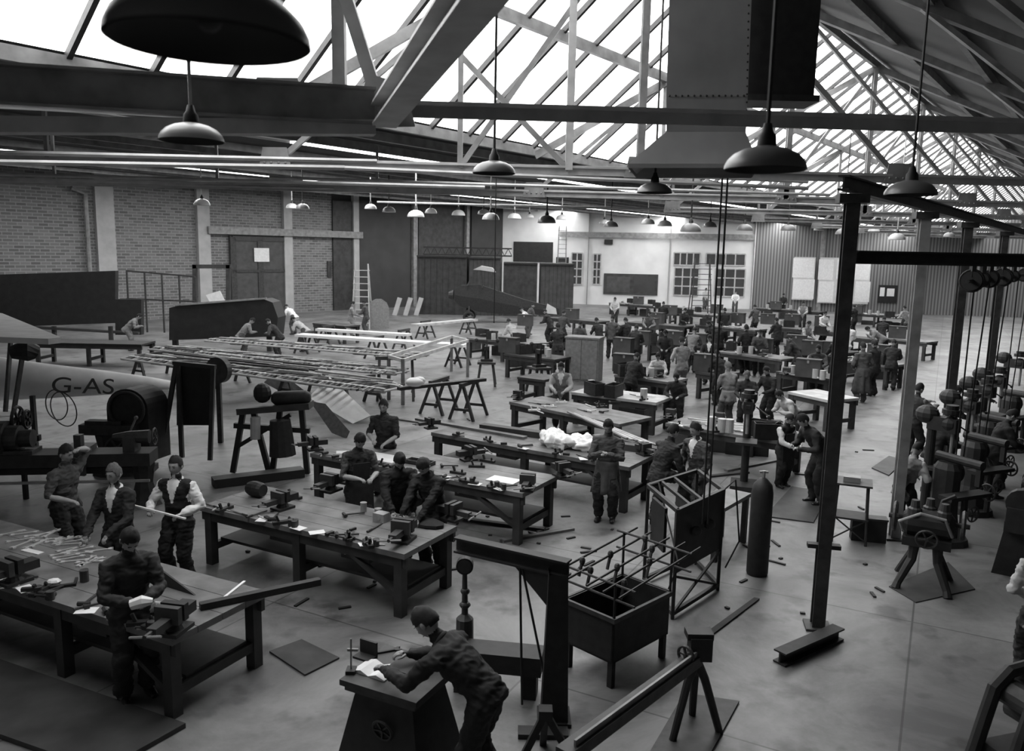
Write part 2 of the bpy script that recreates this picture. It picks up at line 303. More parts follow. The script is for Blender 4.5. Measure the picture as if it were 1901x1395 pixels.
PEOPLE=[
 (240,978,-140,'man in dark jacket at the nearest bench looking down at a bright part',K(near=1,c=(DK,DK,DK),hp=38,lean=6,hands=[(-.05,.36,1.12),(.1,.36,1.12)],H=1.82)),
 (325,848,172,'boy in black waistcoat and white shirt sleeves holding a strip across his waist',K(near=1,c=(D,WH,D),collar=1,vest=1,hp=2,lean=2,hands=[(-.2,.26,1.08),(.2,.3,1.12)])),
 (210,862,168,'fair-haired boy in dark jacket behind the nearest bench facing the camera',K(near=1,c=(DK,DK,DK),collar=1,hp=6,lean=4,hair='hair_fair',hands=[(-.16,.36,.98),(.16,.36,.95)])),
 (122,826,-110,'bare-armed person at far left with one arm raised to his head',K(near=1,c=(MD,MD,D),bare=1,vest=1,hp=6,hands=[(-.12,.16,1.66),(.2,.3,1.05)])),
 (668,803,-150,'man in dark overalls with bare forearms looking down between two benches',K(near=1,c=(DK,MD,DK),bare=1,vest=1,hp=38,hands=[(-.1,.33,1.08),(.12,.34,1.1)],apron='cl_dark')),
 (742,838,-165,'dark-haired man in black jacket bent over the long middle bench, left of his neighbour',K(near=1,c=(D,D,D),hp=45,lean=18,hands=[(-.14,.48,.92),(.14,.45,.95)])),
 (787,848,150,'man in black overalls with brown hair bent over the right end of the middle bench',K(near=1,c=(D,D,D),hp=42,lean=20,hair='hair_brown',hands=[(-.14,.5,.92),(.14,.5,.92)])),
 (712,742,170,'smiling bare-armed boy in dark pullover standing behind the bench with paper sheets',K(near=1,c=(DK,DK,D),bare=1,vest=1,hp=8,hands=[(-.12,.3,1.0),(.12,.32,1.05)])),
 (1130,778,165,'man in long dark workshop coat standing alone and studying something in his hands',K(near=1,c=(MD,MD,D),hp=32,lean=3,skirt=.5,hands=[(-.05,.3,1.2),(.06,.3,1.22)])),
 (1250,788,-60,'man in dark suit leaning with one foot raised, back to the camera',K(near=1,c=(DK,DK,DK),hp=12,lean=22,hands=[(-.1,.38,.9),(.2,.3,.85)],feet=[(-.12,-.05,0),(.14,.32,.28)])),
 (1292,784,120,'balding man in dark grey suit talking to the man with a raised foot',K(near=1,c=(MD,MD,MD),hp=14,hair='hair_brown',collar=1,hands=[(-.2,.12,.85),(.2,.16,.88)])),
 (792,1128,68,'man in dark overalls bending low over the cast surface table, back to the camera',K(near=1,c=(DK,DK,DK),vest=1,lean=50,hp=18,hair='hair_brown',hands=[(-.16,.62,1.02),(.14,.58,1.02)],H=1.86,feet=[(-.11,-.2,0),(.11,-.16,0)])),
 (1042,672,170,'boy in light shirt at the bench of scattered tools, facing the camera',K(c=(GR,PA,DK),hp=30,collar=1,lean=14)),
 (1466,768,-150,'boy in white shirt and dark bib standing beside a taller bending man',K(c=(D,WH,D),hp=30,H=1.5,apron='cl_black',vest=1)),
 (1492,768,100,'tall man in black bending towards the boy in a white shirt',K(c=(D,D,D),lean=38,hp=20,H=1.85)),
 (1448,724,110,'boy in pale shirt leaning low over a bench by the drilling machine',K(c=(PA,PA,MD),lean=48,hp=20,H=1.7,vest=1)),
 (1352,672,20,'man with grey hair and light grey jacket seen from behind',K(c=(GR,GR,MD),hair='hair_fair',hp=20,skirt=.75)),
 (1388,688,160,'fair-haired boy in dark jersey beside the grey-jacketed man',K(c=(DK,DK,D),hair='hair_fair',hp=30,H=1.65)),
 (1424,680,120,'dark-haired boy in dark jacket right of the fair-haired boy',K(c=(D,D,D),hp=28,lean=16,H=1.7)),
 (1266,626,15,'man in pale grey overall standing at a bench, seen from behind',K(c=(GR,PA,GR),hp=25,lean=8,H=1.88)),
 (1236,612,165,'man in dark jacket working behind the man in the pale overall',K(c=(DK,DK,D),hp=30,lean=14)),
 (1222,655,160,'boy in white shirt sleeves at a bench left of the pale overall',K(c=(PA,WH,MD),hp=30,lean=20,H=1.6)),
 (1603,636,10,'man in long grey coat reaching to his shins, back turned, by the right aisle',K(c=(MD,MD,MD),skirt=.3,hp=10,H=1.9,hands=[(-.15,.2,1.0),(.15,.2,1.0)])),
 (1577,598,-20,'person in white shirt behind the long grey coat',K(c=(WH,WH,DK),hp=20,H=1.85)),
 (1624,632,30,'man in dark clothes at the right shoulder of the long grey coat',K(c=(D,D,D),hp=12,H=1.85)),
 (1386,603,10,'man in dark suit standing with his back turned among the middle benches',K(c=(D,D,D),hp=10,H=1.9,skirt=.7,hands=[(-.2,.1,.9),(.2,.1,.9)])),
 (1138,585,-20,'tall man in grey jacket left of centre among the tool chests',K(c=(MD,GR,DK),hp=20,H=1.88)),
 (1108,590,30,'dark-clothed youth leaning beside the tall man in grey jacket',K(c=(DK,DK,DK),lean=20,hp=25)),
 (1047,576,-40,'brown-haired man in grey jacket behind the tall pale cabinet',K(c=(MD,MD,DK),hair='hair_brown',hp=20,H=1.85)),
 (1036,600,10,'person in long dark coat standing left of the tall pale cabinet',K(c=(DK,DK,DK),skirt=.35,hp=15,H=1.85)),
 (1012,574,60,'man in dark jacket bending towards the aeroplane tail',K(c=(DK,DK,D),lean=25)),
 (968,570,80,'person in white shirt bending beside the aeroplane fuselage',K(c=(PA,WH,MD),lean=40)),
 (990,563,-70,'person in mid grey overall under the aeroplane tail',K(c=(MD,MD,MD),lean=25)),
 (655,560,-80,'youth in grey overall facing his workmate by the rounded plywood sheet',K(c=(GR,GR,GR),hp=20)),
 (676,558,80,'youth in mid grey overall facing left by the rounded plywood sheet',K(c=(MD,MD,MD),hp=20)),
 (532,565,60,'person in white shirt bent forward by the dark trough',K(c=(WH,WH,MD),lean=50,hair='hair_brown')),
 (545,588,70,'person in pale shirt bending over the end of the wing frame',K(c=(PA,PA,MD),lean=55)),
 (468,590,-60,'man in grey overall leaning over the wing ribs',K(c=(GR,GR,MD),lean=40,hp=30)),
 (498,592,80,'youth in dark clothes leaning over the wing ribs from the right',K(c=(DK,MD,DK),lean=40,hp=30)),
 (258,582,-75,'person in grey overall bending over the bench by the big dark screen',K(c=(GR,GR,GR),lean=45,hp=25)),
 (466,526,160,'distant person in white shirt by the tall sliding door',K(c=(PA,WH,MD),hp=25)),
 (1366,540,160,'distant person in white shirt before the far windows',K(c=(WH,WH,MD),hp=15)),
 (1311,535,-160,'distant person in pale jacket beneath the platform ladder',K(c=(PA,PA,MD),hp=25)),
 (1346,572,10,'distant dark-clothed man between the far benches',K(c=(D,D,D),hp=10)),
 (1316,596,100,'distant dark-clothed man leaning over a tool chest',K(c=(D,D,D),lean=25)),
 (1680,568,20,'distant person in grey shirt at the end of the right aisle',K(c=(GR,PA,DK),hp=10)),
 (1612,606,80,'person in grey overall bending low behind the long grey coat',K(c=(GR,GR,GR),lean=60)),
 (1708,712,-70,'machinist in pale shirt reaching to the belt-driven machine',K(c=(DK,GR,DK),hp=10,hands=[(-.1,.5,1.3),(.1,.5,1.25)])),
 (1704,822,-60,'machinist in white shirt stooping beside the second steel column',K(c=(GR,WH,D),lean=22,hp=30,H=1.6)),
 (1778,716,-100,'machinist in dark overall deeper among the belts',K(c=(DK,DK,D),hp=25)),
 (1880,760,-100,'machinist in dark overall at the right edge of the machine row',K(c=(D,D,D),hp=25,lean=20)),
 (1955,988,-30,'person in pale shirt and dark apron cut off by the right edge of the photo',K(c=(GR,PA,D),near=1,hp=12,hands=[(-.1,.2,1.0),(.14,.2,.95)])),
 (1455,545,170,'distant person in dark jacket by the noticeboard wall',K(c=(DK,DK,D))),
 (945,592,40,'youth in pale shirt bending over the bench left of the aeroplane tail group',K(c=(PA,PA,DK),lean=35)),
 (1182,603,-20,'man in dark overall between two rows of tool chests left of centre',K(c=(DK,DK,DK),lean=14)),
 (1318,622,150,'youth in dark jacket facing the camera behind the pale overall man',K(c=(DK,DK,D),lean=12,collar=1)),
 (1338,598,-30,'man in black with his back turned, left of the dark-suited man',K(c=(D,D,D),H=1.85)),
 (1412,612,160,'youth in grey jersey facing the camera right of the dark-suited man',K(c=(MD,MD,DK),lean=12)),
 (1466,622,60,'man in dark overall leaning over a chest before the aisle',K(c=(DK,DK,DK),lean=28)),
 (1502,596,-150,'youth in pale shirt among the chests left of the aisle',K(c=(GR,PA,DK),lean=14)),
 (1552,622,20,'man in dark jacket left of the white shirt by the aisle',K(c=(D,D,D),lean=10)),
 (1206,578,160,'distant youth in mid grey below the dark noticeboard',K(c=(MD,GR,DK),lean=15)),
 (1272,572,-160,'distant youth in dark jersey before the far windows',K(c=(DK,DK,DK),lean=15)),
 (1402,566,20,'distant man in grey left of the drawing boards',K(c=(MD,MD,DK))),
 (1492,560,150,'distant youth in pale shirt below the drawing boards',K(c=(GR,PA,DK))),
 (1642,588,-40,'distant man in dark overall near the right aisle end',K(c=(DK,DK,DK),lean=15)),
 (1332,650,20,'youth in black jersey beyond the grey-haired man',K(c=(D,D,D),lean=18,H=1.7)),
 (1182,655,-40,'youth in dark jersey stooping between cabinet and white-sleeved boy',K(c=(DK,DK,D),lean=24,H=1.7)),
 (1520,640,150,'man in dark jacket among chests right of the low leaning boy',K(c=(DK,MD,D),lean=16)),
 (1762,760,-80,'machinist in dark jacket between the second and third columns',K(c=(D,DK,D),lean=20,hp=25)),
 (1826,690,-110,'machinist in grey overall far down the machine row',K(c=(MD,MD,D),lean=15,hp=25)),
 (1078,596,-160,'youth in mid grey facing the camera just behind the tall pale cabinet',K(c=(MD,MD,DK),lean=12)),
 (1162,590,30,'dark-clothed man with back turned right of the tall man in grey',K(c=(D,D,D),lean=8)),
 (1290,608,-30,'man in grey overall leaning right of the man in the pale overall',K(c=(GR,MD,DK),lean=22)),
 (1442,590,20,'dark-clothed man with back turned before the far chest bench',K(c=(DK,DK,D),lean=10)),
 (1532,578,-160,'distant youth in white shirt facing the camera below the wide drawing board',K(c=(WH,WH,DK),lean=10)),
 (1586,566,30,'distant man in dark jacket right under the wide drawing board',K(c=(D,D,D))),
 (1232,560,-20,'distant man in black below the white wall windows',K(c=(D,D,D))),
 (1142,552,160,'distant youth in pale shirt by the dark board on the white wall',K(c=(PA,PA,DK))),
 (1660,630,-30,'man in dark overall by the bench right of the aisle',K(c=(DK,DK,DK),lean=12)),
 (1256,692,160,'boy in dark jersey bending at the bench behind the cabinet',K(c=(DK,DK,D),lean=26,H=1.6)),
]
PO={}
for a in PEOPLE: PO[a[:2]]=person(*a[:4],**a[4])
# ---------------- setting
def P(u,v,z=0): return V((.6*u+.8*v,.8*u-.6*v,z))
def roofz(x,y):
    v=.8*x-.6*y
    if v<-9.3: return 6.5+(-9.3-v)*.048
    if v<-5.5: return 6.5+.75*(v+9.3)
    return 6.985-.43*v
b=MB().box(-70,60,-12,110,-.3,0); o=struct(b.build('floor','concrete'))
u0,u1=-8,100
ld=V((.655,.756,0)).normalized(); ln=V((ld.y,-ld.x,0)); W0=V((-26.6,42,0)); CORN=W0+ld*38.8
fd=(V((45,64,0))-CORN).normalized(); fn=V((fd.y,-fd.x,0))
a0=math.atan2(ld.y,ld.x); a1=math.atan2(fd.y,fd.x)
ls=ld.dot(RP(618,560,W0,ln)-W0)
struct(MB().box(-60,ls,0,.4,0,8.8).build('wall_left','brick',loc=W0,rz=a0))
struct(MB().box(ls,38.8,.02,.4,0,8.8).build('wall_left_end','panel',loc=W0,rz=a0))
fs_=fd.dot(RP(1396,560,CORN,fn)-CORN)
struct(MB().box(0,fs_,0,.4,0,9).build('wall_back','plaster',loc=CORN,rz=a1))
struct(MB().box(fs_,60,.02,.4,0,9).build('wall_back_corrugated','corrugated',loc=CORN,rz=a1))
struct(MB().add([P(u0,6),P(u1,6),P(u1,6,4.4),P(u0,6,4.4)],[(0,1,2,3)]).build('wall_right','panel'))
def slab(n,m,v0,z0,v1,z1,th=.05,ua=u0,ub=u1):
    return MB().ex([P(ua,v0,z0),P(ub,v0,z0),P(ub,v1,z1),P(ua,v1,z1)],(0,0,th)).build(n,m)
struct(slab('ceiling','roof_dark',-5.5,9.35,6.2,roofz(*P(0,6.2).xy)))
lz=lambda v:6.5+(-9.3-v)*.048
vs_=[-9.3,-14,-15.4,-22,-23.4,-30,-31.4,-38,-39.4,-50]
for i in range(len(vs_)-1):
    za,zb=[lz(v) for v in vs_[i:i+2]]
    if i%2: struct(slab('window_%d'%(2+i//2),'rooflight',vs_[i],za,vs_[i+1],zb,ua=12))
    else: struct(slab('ceiling_strip','roof_dark',vs_[i],za,vs_[i+1],zb))
w1=struct(slab('window_1','glass',-9.3,6.5,-5.5,9.35,.01,ua=1.5))
struct(slab('unseen_ceiling_block','roof_dark',-9.3,6.5,-5.5,9.35,.05,ub=1.5))  # unseen opaque bay added in place of glazing to darken the foreground
gb=MB(); u=u0
while u<u1: gb.bar(P(u,-9.3,6.44),P(u,-5.5,9.29),.06,.08); u+=.95
gb.build('glazing_bars','iron_mid',w1)
pu=MB()
for v in (-9.3,-7.4,-5.5): z=6.5+.75*(v+9.3)-.12; pu.bar(P(u0,v,z),P(u1,v,z),.09,.16)
pu.build('purlins','steel',w1)
pu=MB()
for v in (-4,-2.5,-1,.5,2,3.5): z=6.985-.43*v-.1; pu.bar(P(u0,v,z),P(u1,v,z),.09,.16)
for v in (-11,-13,-17,-19,-21,-25,-27,-33,-35,-41): z=lz(v)-.1; pu.bar(P(u0,v,z),P(u1,v,z),.09,.16)
struct(pu.build('trim_1','steel'))
# trusses
TN=['nearest','second','third','fourth','fifth','sixth','seventh','eighth']
ZC=5.6
for k in range(8):
    Y0=6.75+4.6*k
    def C(X,z=ZC): return V((X,Y0+.05*X,z))
    def Xv(v): return (v+.6*Y0)/(.8-.03)
    t=thing('roof_truss','%s pale steel roof truss from the camera with bolted web members'%TN[k],'roof truss',C(0),0,'roof trusses')
    xe,xg,xm=Xv(-9.3),Xv(-5.5),Xv(-7.4)
    xl=max(-30,Xv(-44)) if k<3 else xe; xr=Xv(3.0)
    sm='steel_pale' if k in (0,1,2,3,5) else 'steel'
    c=MB(); c.bar(C(xl,ZC+.04),C(xr,ZC+.04),.11,.03); c.bar(C(xl),C(xr),.02,.13); c.build('bottom_chord',sm,t,w=True)
    def rf(X): q=C(X); return V((q.x,q.y,roofz(q.x,q.y)-.2))
    MB().bar(rf(xe),rf(xg),.1,.14).build('rafter','steel',t,w=True)
    MB().bar(rf(xg),rf(xr),.1,.14).build('rafter','steel',t,w=True)
    if k: MB().hbeam(C(xg),rf(xg),.1,.1,(0,1,0)).build('king_post','steel',t,w=True)
    if k>2: MB().bar(C(xe),rf(xe),.07,.07,(0,1,0)).build('post','steel',t,w=True)
    xs=[xe,xm,xg,xg+(xr-xg)*.33,xg+(xr-xg)*.66,xr]
    for i in range(5):
        x0,x1=xs[i],xs[i+1]
        if k==0 and i<3: continue
        a,bb=(C(x0),rf(x1)) if i<2 else (rf(x0),C(x1))
        MB().bar(a,bb,.07,.07,(0,1,0)).build('diagonal','steel',t,w=True)
        if i in (0,3) : MB().bar(C(x1),rf(x1),.07,.07,(0,1,0)).build('post','steel',t,w=True)
    if k==1: MB().hbeam(C(.72),rf(.72),.1,.1,(0,1,0)).build('post','steel_pale',t,w=True); MB().bar(C(.72),rf(-1.2),.07,.07,(0,1,0)).build('diagonal','steel',t,w=True)
    if 0<k<3:
        for j in range(4):
            X=xe-3.0*(j+1)
            if X>xl+1: MB().bar(C(X),rf(X),.05,.05,(0,1,0)).build('hanger','steel',t,w=True)
    for X in (xe,xg,xs[3]):
        if k==0 and X==xs[3]: continue
        q=C(X); g=MB().ex([q+V((-.22,-.06,-.08)),q+V((.22,-.06,-.08)),q+V((.16,-.06,.2)),q+V((-.16,-.06,.2))],(0,.015,0))
        for dx in (-.14,-.05,.05,.14): g.ell(q+V((dx,-.065,0)),(.018,.012,.018),6,4)
        g.build('gusset_plate','steel',t,w=True)
    if k==0:
        q=R(708,212,6.72); g=MB().ex([q+V((-.2,-.07,-.12)),q+V((.28,-.07,-.1)),q+V((.2,-.07,.22)),q+V((-.1,-.07,.3))],(0,.02,0))
        for dx,dz in ((-.1,0),(0,.02),(.1,.0),(0,.14)): g.ell(q+V((dx,-.08,dz)),(.025,.015,.025),6,4)
        g.build('gusset_plate','steel_pale',t,w=True)
        MB().bar(R(708,205,6.72),R(625,-60,6.72),.1,.12,(0,1,0)).build('diagonal','steel_pale',t,w=True)
        MB().bar(R(632,215,6.8),R(628,-20,6.8),.1,.1,(0,1,0)).build('post','steel',t,w=True)
tag(MB().hbeam(R(712,215,6.6),R(1010,-190,2.9),.2,.16).build('tie_beam','steel_pale'),'broad out-of-focus steel tie running from the near gusset up over the camera','beam')
tag(MB().hbeam(R(-140,150,5.6),R(695,200,6.6),.2,.26).build('tie_beam','steel'),'thick dark out-of-focus beam crossing behind the largest lamp','beam')
tag(MB().bar(R(-140,232,5.7),R(695,238,6.6),.16,.11).build('tie_beam','steel_pale'),'paler lower beam under the thick dark beam at upper left','beam')
for i,(a,bb,y) in enumerate([((-60,300),(640,312),8.5),((-60,282),(700,300),9.2),((640,312),(1500,350),11),((-60,322),(900,348),12),((420,290),(1500,338),13),((500,330),(1540,362),14),((-60,334),(620,350),15),((300,345),(1500,372),17),((760,352),(1560,382),18.5),((500,352),(1560,378),20),((700,375),(1760,404),22),((900,380),(1560,396),25)]):
    tag(MB().tube([R(*a,y),R(*bb,y+.6)],.03,6).build('conduit_pipe','steel_pale'),'thin pale conduit spanning the trusses, %s from the camera'%ORD[i],'pipe','overhead conduits')
# columns
CA=G(1517,1165); CB=G(1660,1000); CD=CB-CA
def col_at(n): return CA+CD*n
CN=['nearest tall steel column, standing free on the open floor','second steel column, behind the engine-like machine','third steel column among the belts','farthest visible steel column of the machine row']
for i in range(4):
    p=col_at(i if i<3 else 3.4); t=thing('steel_column',CN[i],'column',p,-.2,'steel columns')
    MB().hbeam((0,0,0),(0,0,5.1),.15,.15,(0,1,0),.02).build('shaft','iron_mid' if i!=1 else 'steel',t)
    MB().box(-.15,.15,-.15,.15,0,.03).build('base_plate','iron_mid',t)
    MB().box(-.16,.16,-.14,.14,5.1,5.2).build('cap_plate','iron_mid',t)
    if i==0: MB().box(-.19,.19,-.05,.05,1.02,1.07).build('clamp','iron',t)
cz=V((0,0,1)); cu=CD.normalized(); cn=V((cu.y,-cu.x,0))
tag(MB().hbeam(col_at(-.1)+cz*5.3,col_at(7)+cz*5.3,.12,.14).build('longitudinal_beam','iron_mid'),'long steel beam carried on the row of columns','beam')
for i,l in enumerate(('nearest','second','third')):
    a=col_at(i)+cz*4.5+V((.1,0,0)); tag(MB().hbeam(a,a+V((4.5,-.2,0)),.13,.13).build('shaft_beam','iron'),'horizontal dark steel beam fixed to the %s column of the machine row'%l,'beam')
t=thing('line_shaft','overhead line shaft with small belt pulleys between the columns','line shaft',col_at(.8)+cn*.8+cz*4.2)
sp=lambda n,off,z:col_at(n)+cn*off+cz*z
MB().cyl(sp(.75,.8,4.2),sp(6,.8,4.2),.03,8).build('shaft','iron',t,w=True)
for i,n in enumerate((.85,1.1,1.3,1.7,2.1,2.6,3.2,3.8)):
    c=sp(n,.8,4.2); r_=(.15,.1,.13)[i%3]; MB().cyl(c-cu*.04,c+cu*.04,r_*.9,18).ring(c,cu,r_,.02,18,5).build('pulley','rubber',t,w=True)
    if i in (1,3,5):
        g=MB()
        for s_ in (-.1,.1): g.bar(c+cn*s_,sp(n,.75+s_*.5,1.3),.022,.008)
        g.build('belt','rubber',t,w=True)
    MB().bar(c+cz*.05,c+cz*.35,.06,.07).build('hanger','iron',t,w=True)
# duct and hood
Yd=8.6; t=thing('extraction_duct','large riveted sheet-metal duct with flared hood hanging from the roof','duct',R(1315,300,Yd))
def ringq(x0,x1,y,dep,Y=Yd):
    a,b_=R(x0,y,Y),R(x1,y,Y); return [a,b_,b_+V((.25,dep,0)),a+V((.25,dep,0))]
def loft(rings):
    m=MB(); vs=[p for r in rings for p in r]; n=len(rings[0]); fs=[]
    for i in range(len(rings)-1):
        for j in range(n): fs.append((i*n+j,i*n+(j+1)%n,(i+1)*n+(j+1)%n,(i+1)*n+j))
    return m.add(vs,fs)
loft([ringq(1246,1400,-120,.9),ringq(1237,1388,182,.9),ringq(1237,1384,245,.9)]).build('duct_body','duct',t,w=True)
loft([ringq(1237,1384,245,.9),ringq(1166,1408,304,1.1,8.45),ringq(1166,1408,312,1.1,8.45)]).build('hood','duct',t,w=True)
g=MB()
for i in range(13): g.ell(R(1243+i*11.5,178,Yd-.01),(.012,.01,.012),6,4)
for i in range(14): g.ell(R(1390-i*.3,10+i*15,Yd-.01),(.01,.01,.01),6,4)
g.build('rivets','iron',t,w=True)
t=thing('roof_vent','dark boxed vent pipe hanging right of the big duct','duct',R(1450,185,9.9)); MB().box(-.55,.33,-.15,.25,0,2.4).build('casing','iron',t); MB().box(-.57,.38,-.2,.3,-.05,.02).build('flange','iron_mid',t)
# ---------------- lamps
PROT={}
def lamp(px,py,w,label,pale,grp):
    Y=.4*F/w; p=R(px,py,Y); zt=roofz(p.x,p.y)
    t=thing('pendant_lamp',label,'lamp',p,0,grp)
    pr=[(.2,0),(.198,.018),(.185,.045),(.155,.075),(.11,.097),(.07,.107),(.05,.112)]; n=40 if w>60 else 16
    if w<=34: pr=[(r*1.12,z*1.6) for r,z in pr]
    zt_=pr[-1][1]
    MB().lathe(pr,n=n).build('lamp_shade','shade_pale' if pale else 'shade',t,smooth=True)
    MB().lathe([(r-.006,z-.004) for r,z in pr]+[(0,zt_-.012)],n=n).build('inner_shade','shade_in' if w>34 else 'fabric_white',t,smooth=True)  # near lamps: shade inside the hollow is painted in as a dark colour
    MB().lathe([(.05,zt_),(.045,zt_+.05),(.03,zt_+.07),(.02,zt_+.11),(0,zt_+.11)],n=12).build('cap','iron',t,smooth=True)
    MB().ell((0,0,.06),(.03,.03,.04),10,8).build('bulb','iron_mid' if w>200 else 'bulb',t,smooth=True)
    MB().cyl((0,0,.2),(0,0,max(.5,zt-p.z-.05)),.012 if w>34 else .018,6).build('rod','steel_pale' if pale else 'iron',t)
lamp(390,80,350,'largest out-of-focus domed enamel lamp at upper left',0,'near pendant lamps')
lamp(356,262,112,'domed lamp with pale rim below the thick beams at left',1,'near pendant lamps')
lamp(917,322,78,'dark lamp hanging left of centre under the glazing',0,'near pendant lamps')
lamp(1420,315,145,'big dark bell lamp hanging in front of the duct hood',0,'near pendant lamps')
lamp(1690,362,90,'dark lamp between the first two columns under the right trusses',0,'near pendant lamps')
lamp(1215,358,64,'dark lamp just below the duct hood',0,'near pendant lamps')
far=[(375,381,26,1),(542,387,20,1),(562,388,22,0),(688,388,20,1),(722,394,22,0),(772,403,28,1),(800,396,20,1),(851,400,22,1),(898,398,20,0),(911,408,28,1),(955,406,22,1),(983,404,14,1),(1015,414,30,0),(1043,408,20,1),(1122,416,18,1),(1134,421,24,0),(1203,416,22,1),(1234,420,24,1),(1282,430,34,0),(1318,422,22,0),(1382,428,26,0),(1463,428,24,0),(1520,428,16,1),(1565,435,24,0),(1622,430,18,1),(1665,445,26,1),(1762,440,18,0)]
for i,f in enumerate(far): lamp(*f[:3],'small %s pendant lamp, %s from the left in the distant row'%('pale' if f[3] else 'dark',ORD[i]),f[3],'distant pendant lamps')
# ---------------- wall features
def on(wall,px,py):
    if wall=='L':
        q=RP(px,py,W0,ln)-W0; return ld.dot(q),q.z
    q=RP(px,py,CORN,fn)-CORN; return fd.dot(q),q.z
def wbox(wall,name,m,px0,py0,px1,py1,d0,d1,parent=None):
    x0,z0=on(wall,px0,py1); x1,z1=on(wall,px1,py0); g=MB().box(x0,x1,-d1,-d0,max(0,z0),z1)
    if parent is not None: return g.build(name,m,parent)
    return g.build(name,m,loc=W0 if wall=='L' else CORN,rz=a0 if wall=='L' else a1)
for i,(x0,x1) in enumerate(((186,204),(370,382),(527,536),(654,661),(763,771),(860,868))):
    tag(wbox('L','wall_pillar','fabric_grey' if i<4 else 'steel',x0,325,x1,600,.01,.3),['pale steel pillar on the brick wall, leftmost','pale pillar on brick left of the sliding door','pale pillar on brick right of the sliding door','pillar where brick meets dark panelling','thin pillar above the stepladder','thin pillar behind the long shed'][i],'pillar','wall pillars')
for i,(x0,x1) in enumerate(((1088,1096),(1237,1247),(1392,1404),(1520,1528),(1700,1708))):
    tag(wbox('B','wall_pillar','steel' if i!=4 else 'steel_pale',x0,385,x1,585,.01,.3),'thin steel pillar on the far wall, %s from the left'%ORD[i],'pillar','far wall pillars')
tag(wbox('L','sliding_track','steel',380,431,666,434,.32,.5),'long sliding door track along the brick wall','track')
def wt(wall,name,label,cat): return thing(name,label,cat,W0 if wall=='L' else CORN,a0 if wall=='L' else a1)
def structd(n,wall):
    o=bpy.data.objects.new(n,None); COL.objects.link(o); o.location=W0 if wall=='L' else CORN; o.rotation_euler.z=a0 if wall=='L' else a1; o['kind']='structure'; return o
d=structd('door_1','L'); wbox('L','door_panel','box_mid',428,441,534,585,.05,.2,d)
for x in (428,478,528): wbox('L','door_rail','iron_mid',x,441,x+6,585,.2,.26,d)
for y in (441,500): wbox('L','door_rail','iron_mid',428,y,534,y+6,.2,.26,d)
tag(wbox('L','notice_sheet','paper',468,461,495,486,.27,.29),'white paper notice pinned on the sliding door','notice')
d=structd('door_2','L'); wbox('L','door_panel','wood_dark',618,375,655,580,.02,.15,d); wbox('L','door_panel','panel',665,378,760,580,.02,.12,d); wbox('L','door_panel','wood_dark',775,380,856,580,.02,.12,d); wbox('L','door_panel','panel',872,384,945,580,.02,.12,d)
tag(wbox('L','framed_notice','wood_dark',607,485,614,515,.02,.1),'small framed notice beside the corner of the brick wall','notice')
t=wt('L','drain_pipe','bent pale downpipe beside the leftmost pillar','pipe')
x,z=on('L',168,362); MB().tube([(x-1.1,-.3,z+.3),(x-.4,-.3,z),(x-.4,-.3,0)],.13,8).build('pipe','steel',t)
def wwin(n,px0,py0,px1,py1,nx,nz):
    d=structd(n,'B'); wbox('B','pane','panel',px0,py0,px1,py1,.0,.06,d)
    x0,z0=on('B',px0,py1); x1,z1=on('B',px1,py0); g=MB()
    for i in range(nx+1): x=x0+(x1-x0)*i/nx; g.box(x-.05,x+.05,-.12,-.06,z0,z1)
    for i in range(nz+1): z=z0+(z1-z0)*i/nz; g.box(x0,x1,-.12,-.06,z-.05,z+.05)
    g.build('window_frame','steel_pale',d)
wwin('window_11',1060,470,1082,528,2,4); wwin('window_12',1100,472,1116,528,2,4); wwin('window_13',1250,470,1300,492,4,1); wwin('window_14',1250,498,1298,548,3,3); wwin('window_15',1325,500,1384,550,3,3); wwin('window_16',1310,472,1384,492,4,1)
struct(wbox('B','door_3','wood_black',953,450,1027,486,.0,.1)); struct(wbox('B','door_4','wood_black',1030,478,1056,575,.0,.1))
t=wt('B','notice_board','dark framed board on the white wall below the windows','board'); wbox('B','frame','wood_dark',1120,510,1222,546,.02,.12,t); wbox('B','board','box_mid',1126,514,1170,542,.12,.14,t); wbox('B','board','panel',1176,514,1216,542,.12,.14,t)
for i,(x0,y0,x1,y1) in enumerate(((1468,478,1513,556),(1515,480,1616,562))):
    t=wt('B','drawing_board',['narrow pale drawing board on the corrugated wall','wide pale drawing board of sheets on the corrugated wall'][i],'board'); bd=wbox('B','board','fabric_silver',x0,y0,x1,y1,.31,.38,t)
    nx=1 if i==0 else 3
    for a in range(nx):
        for c in range(2):
            wx=(x1-x0)/nx; wz=(y1-y0)/2; wbox('B','drawing_sheet','paper',x0+a*wx+1,y0+c*wz+2,x0+(a+1)*wx-2,y0+(c+1)*wz-2,.38,.4,bd)
t=wt('B','notice_board','small black board with two white papers on the corrugated wall','board'); bd=wbox('B','board','wood_black',1628,530,1666,562,.05,.12,t); wbox('B','notice_sheet','paper',1632,534,1642,550,.12,.14,bd); wbox('B','notice_sheet','paper',1645,536,1660,550,.12,.14,bd)
tag(wbox('B','wall_conduit','steel',1040,436,1400,440,.31,.4),'long conduit across the white far wall','pipe')
tag(wbox('B','wall_box','iron',1122,445,1138,454,.02,.25),'small black box high on the white wall','box')
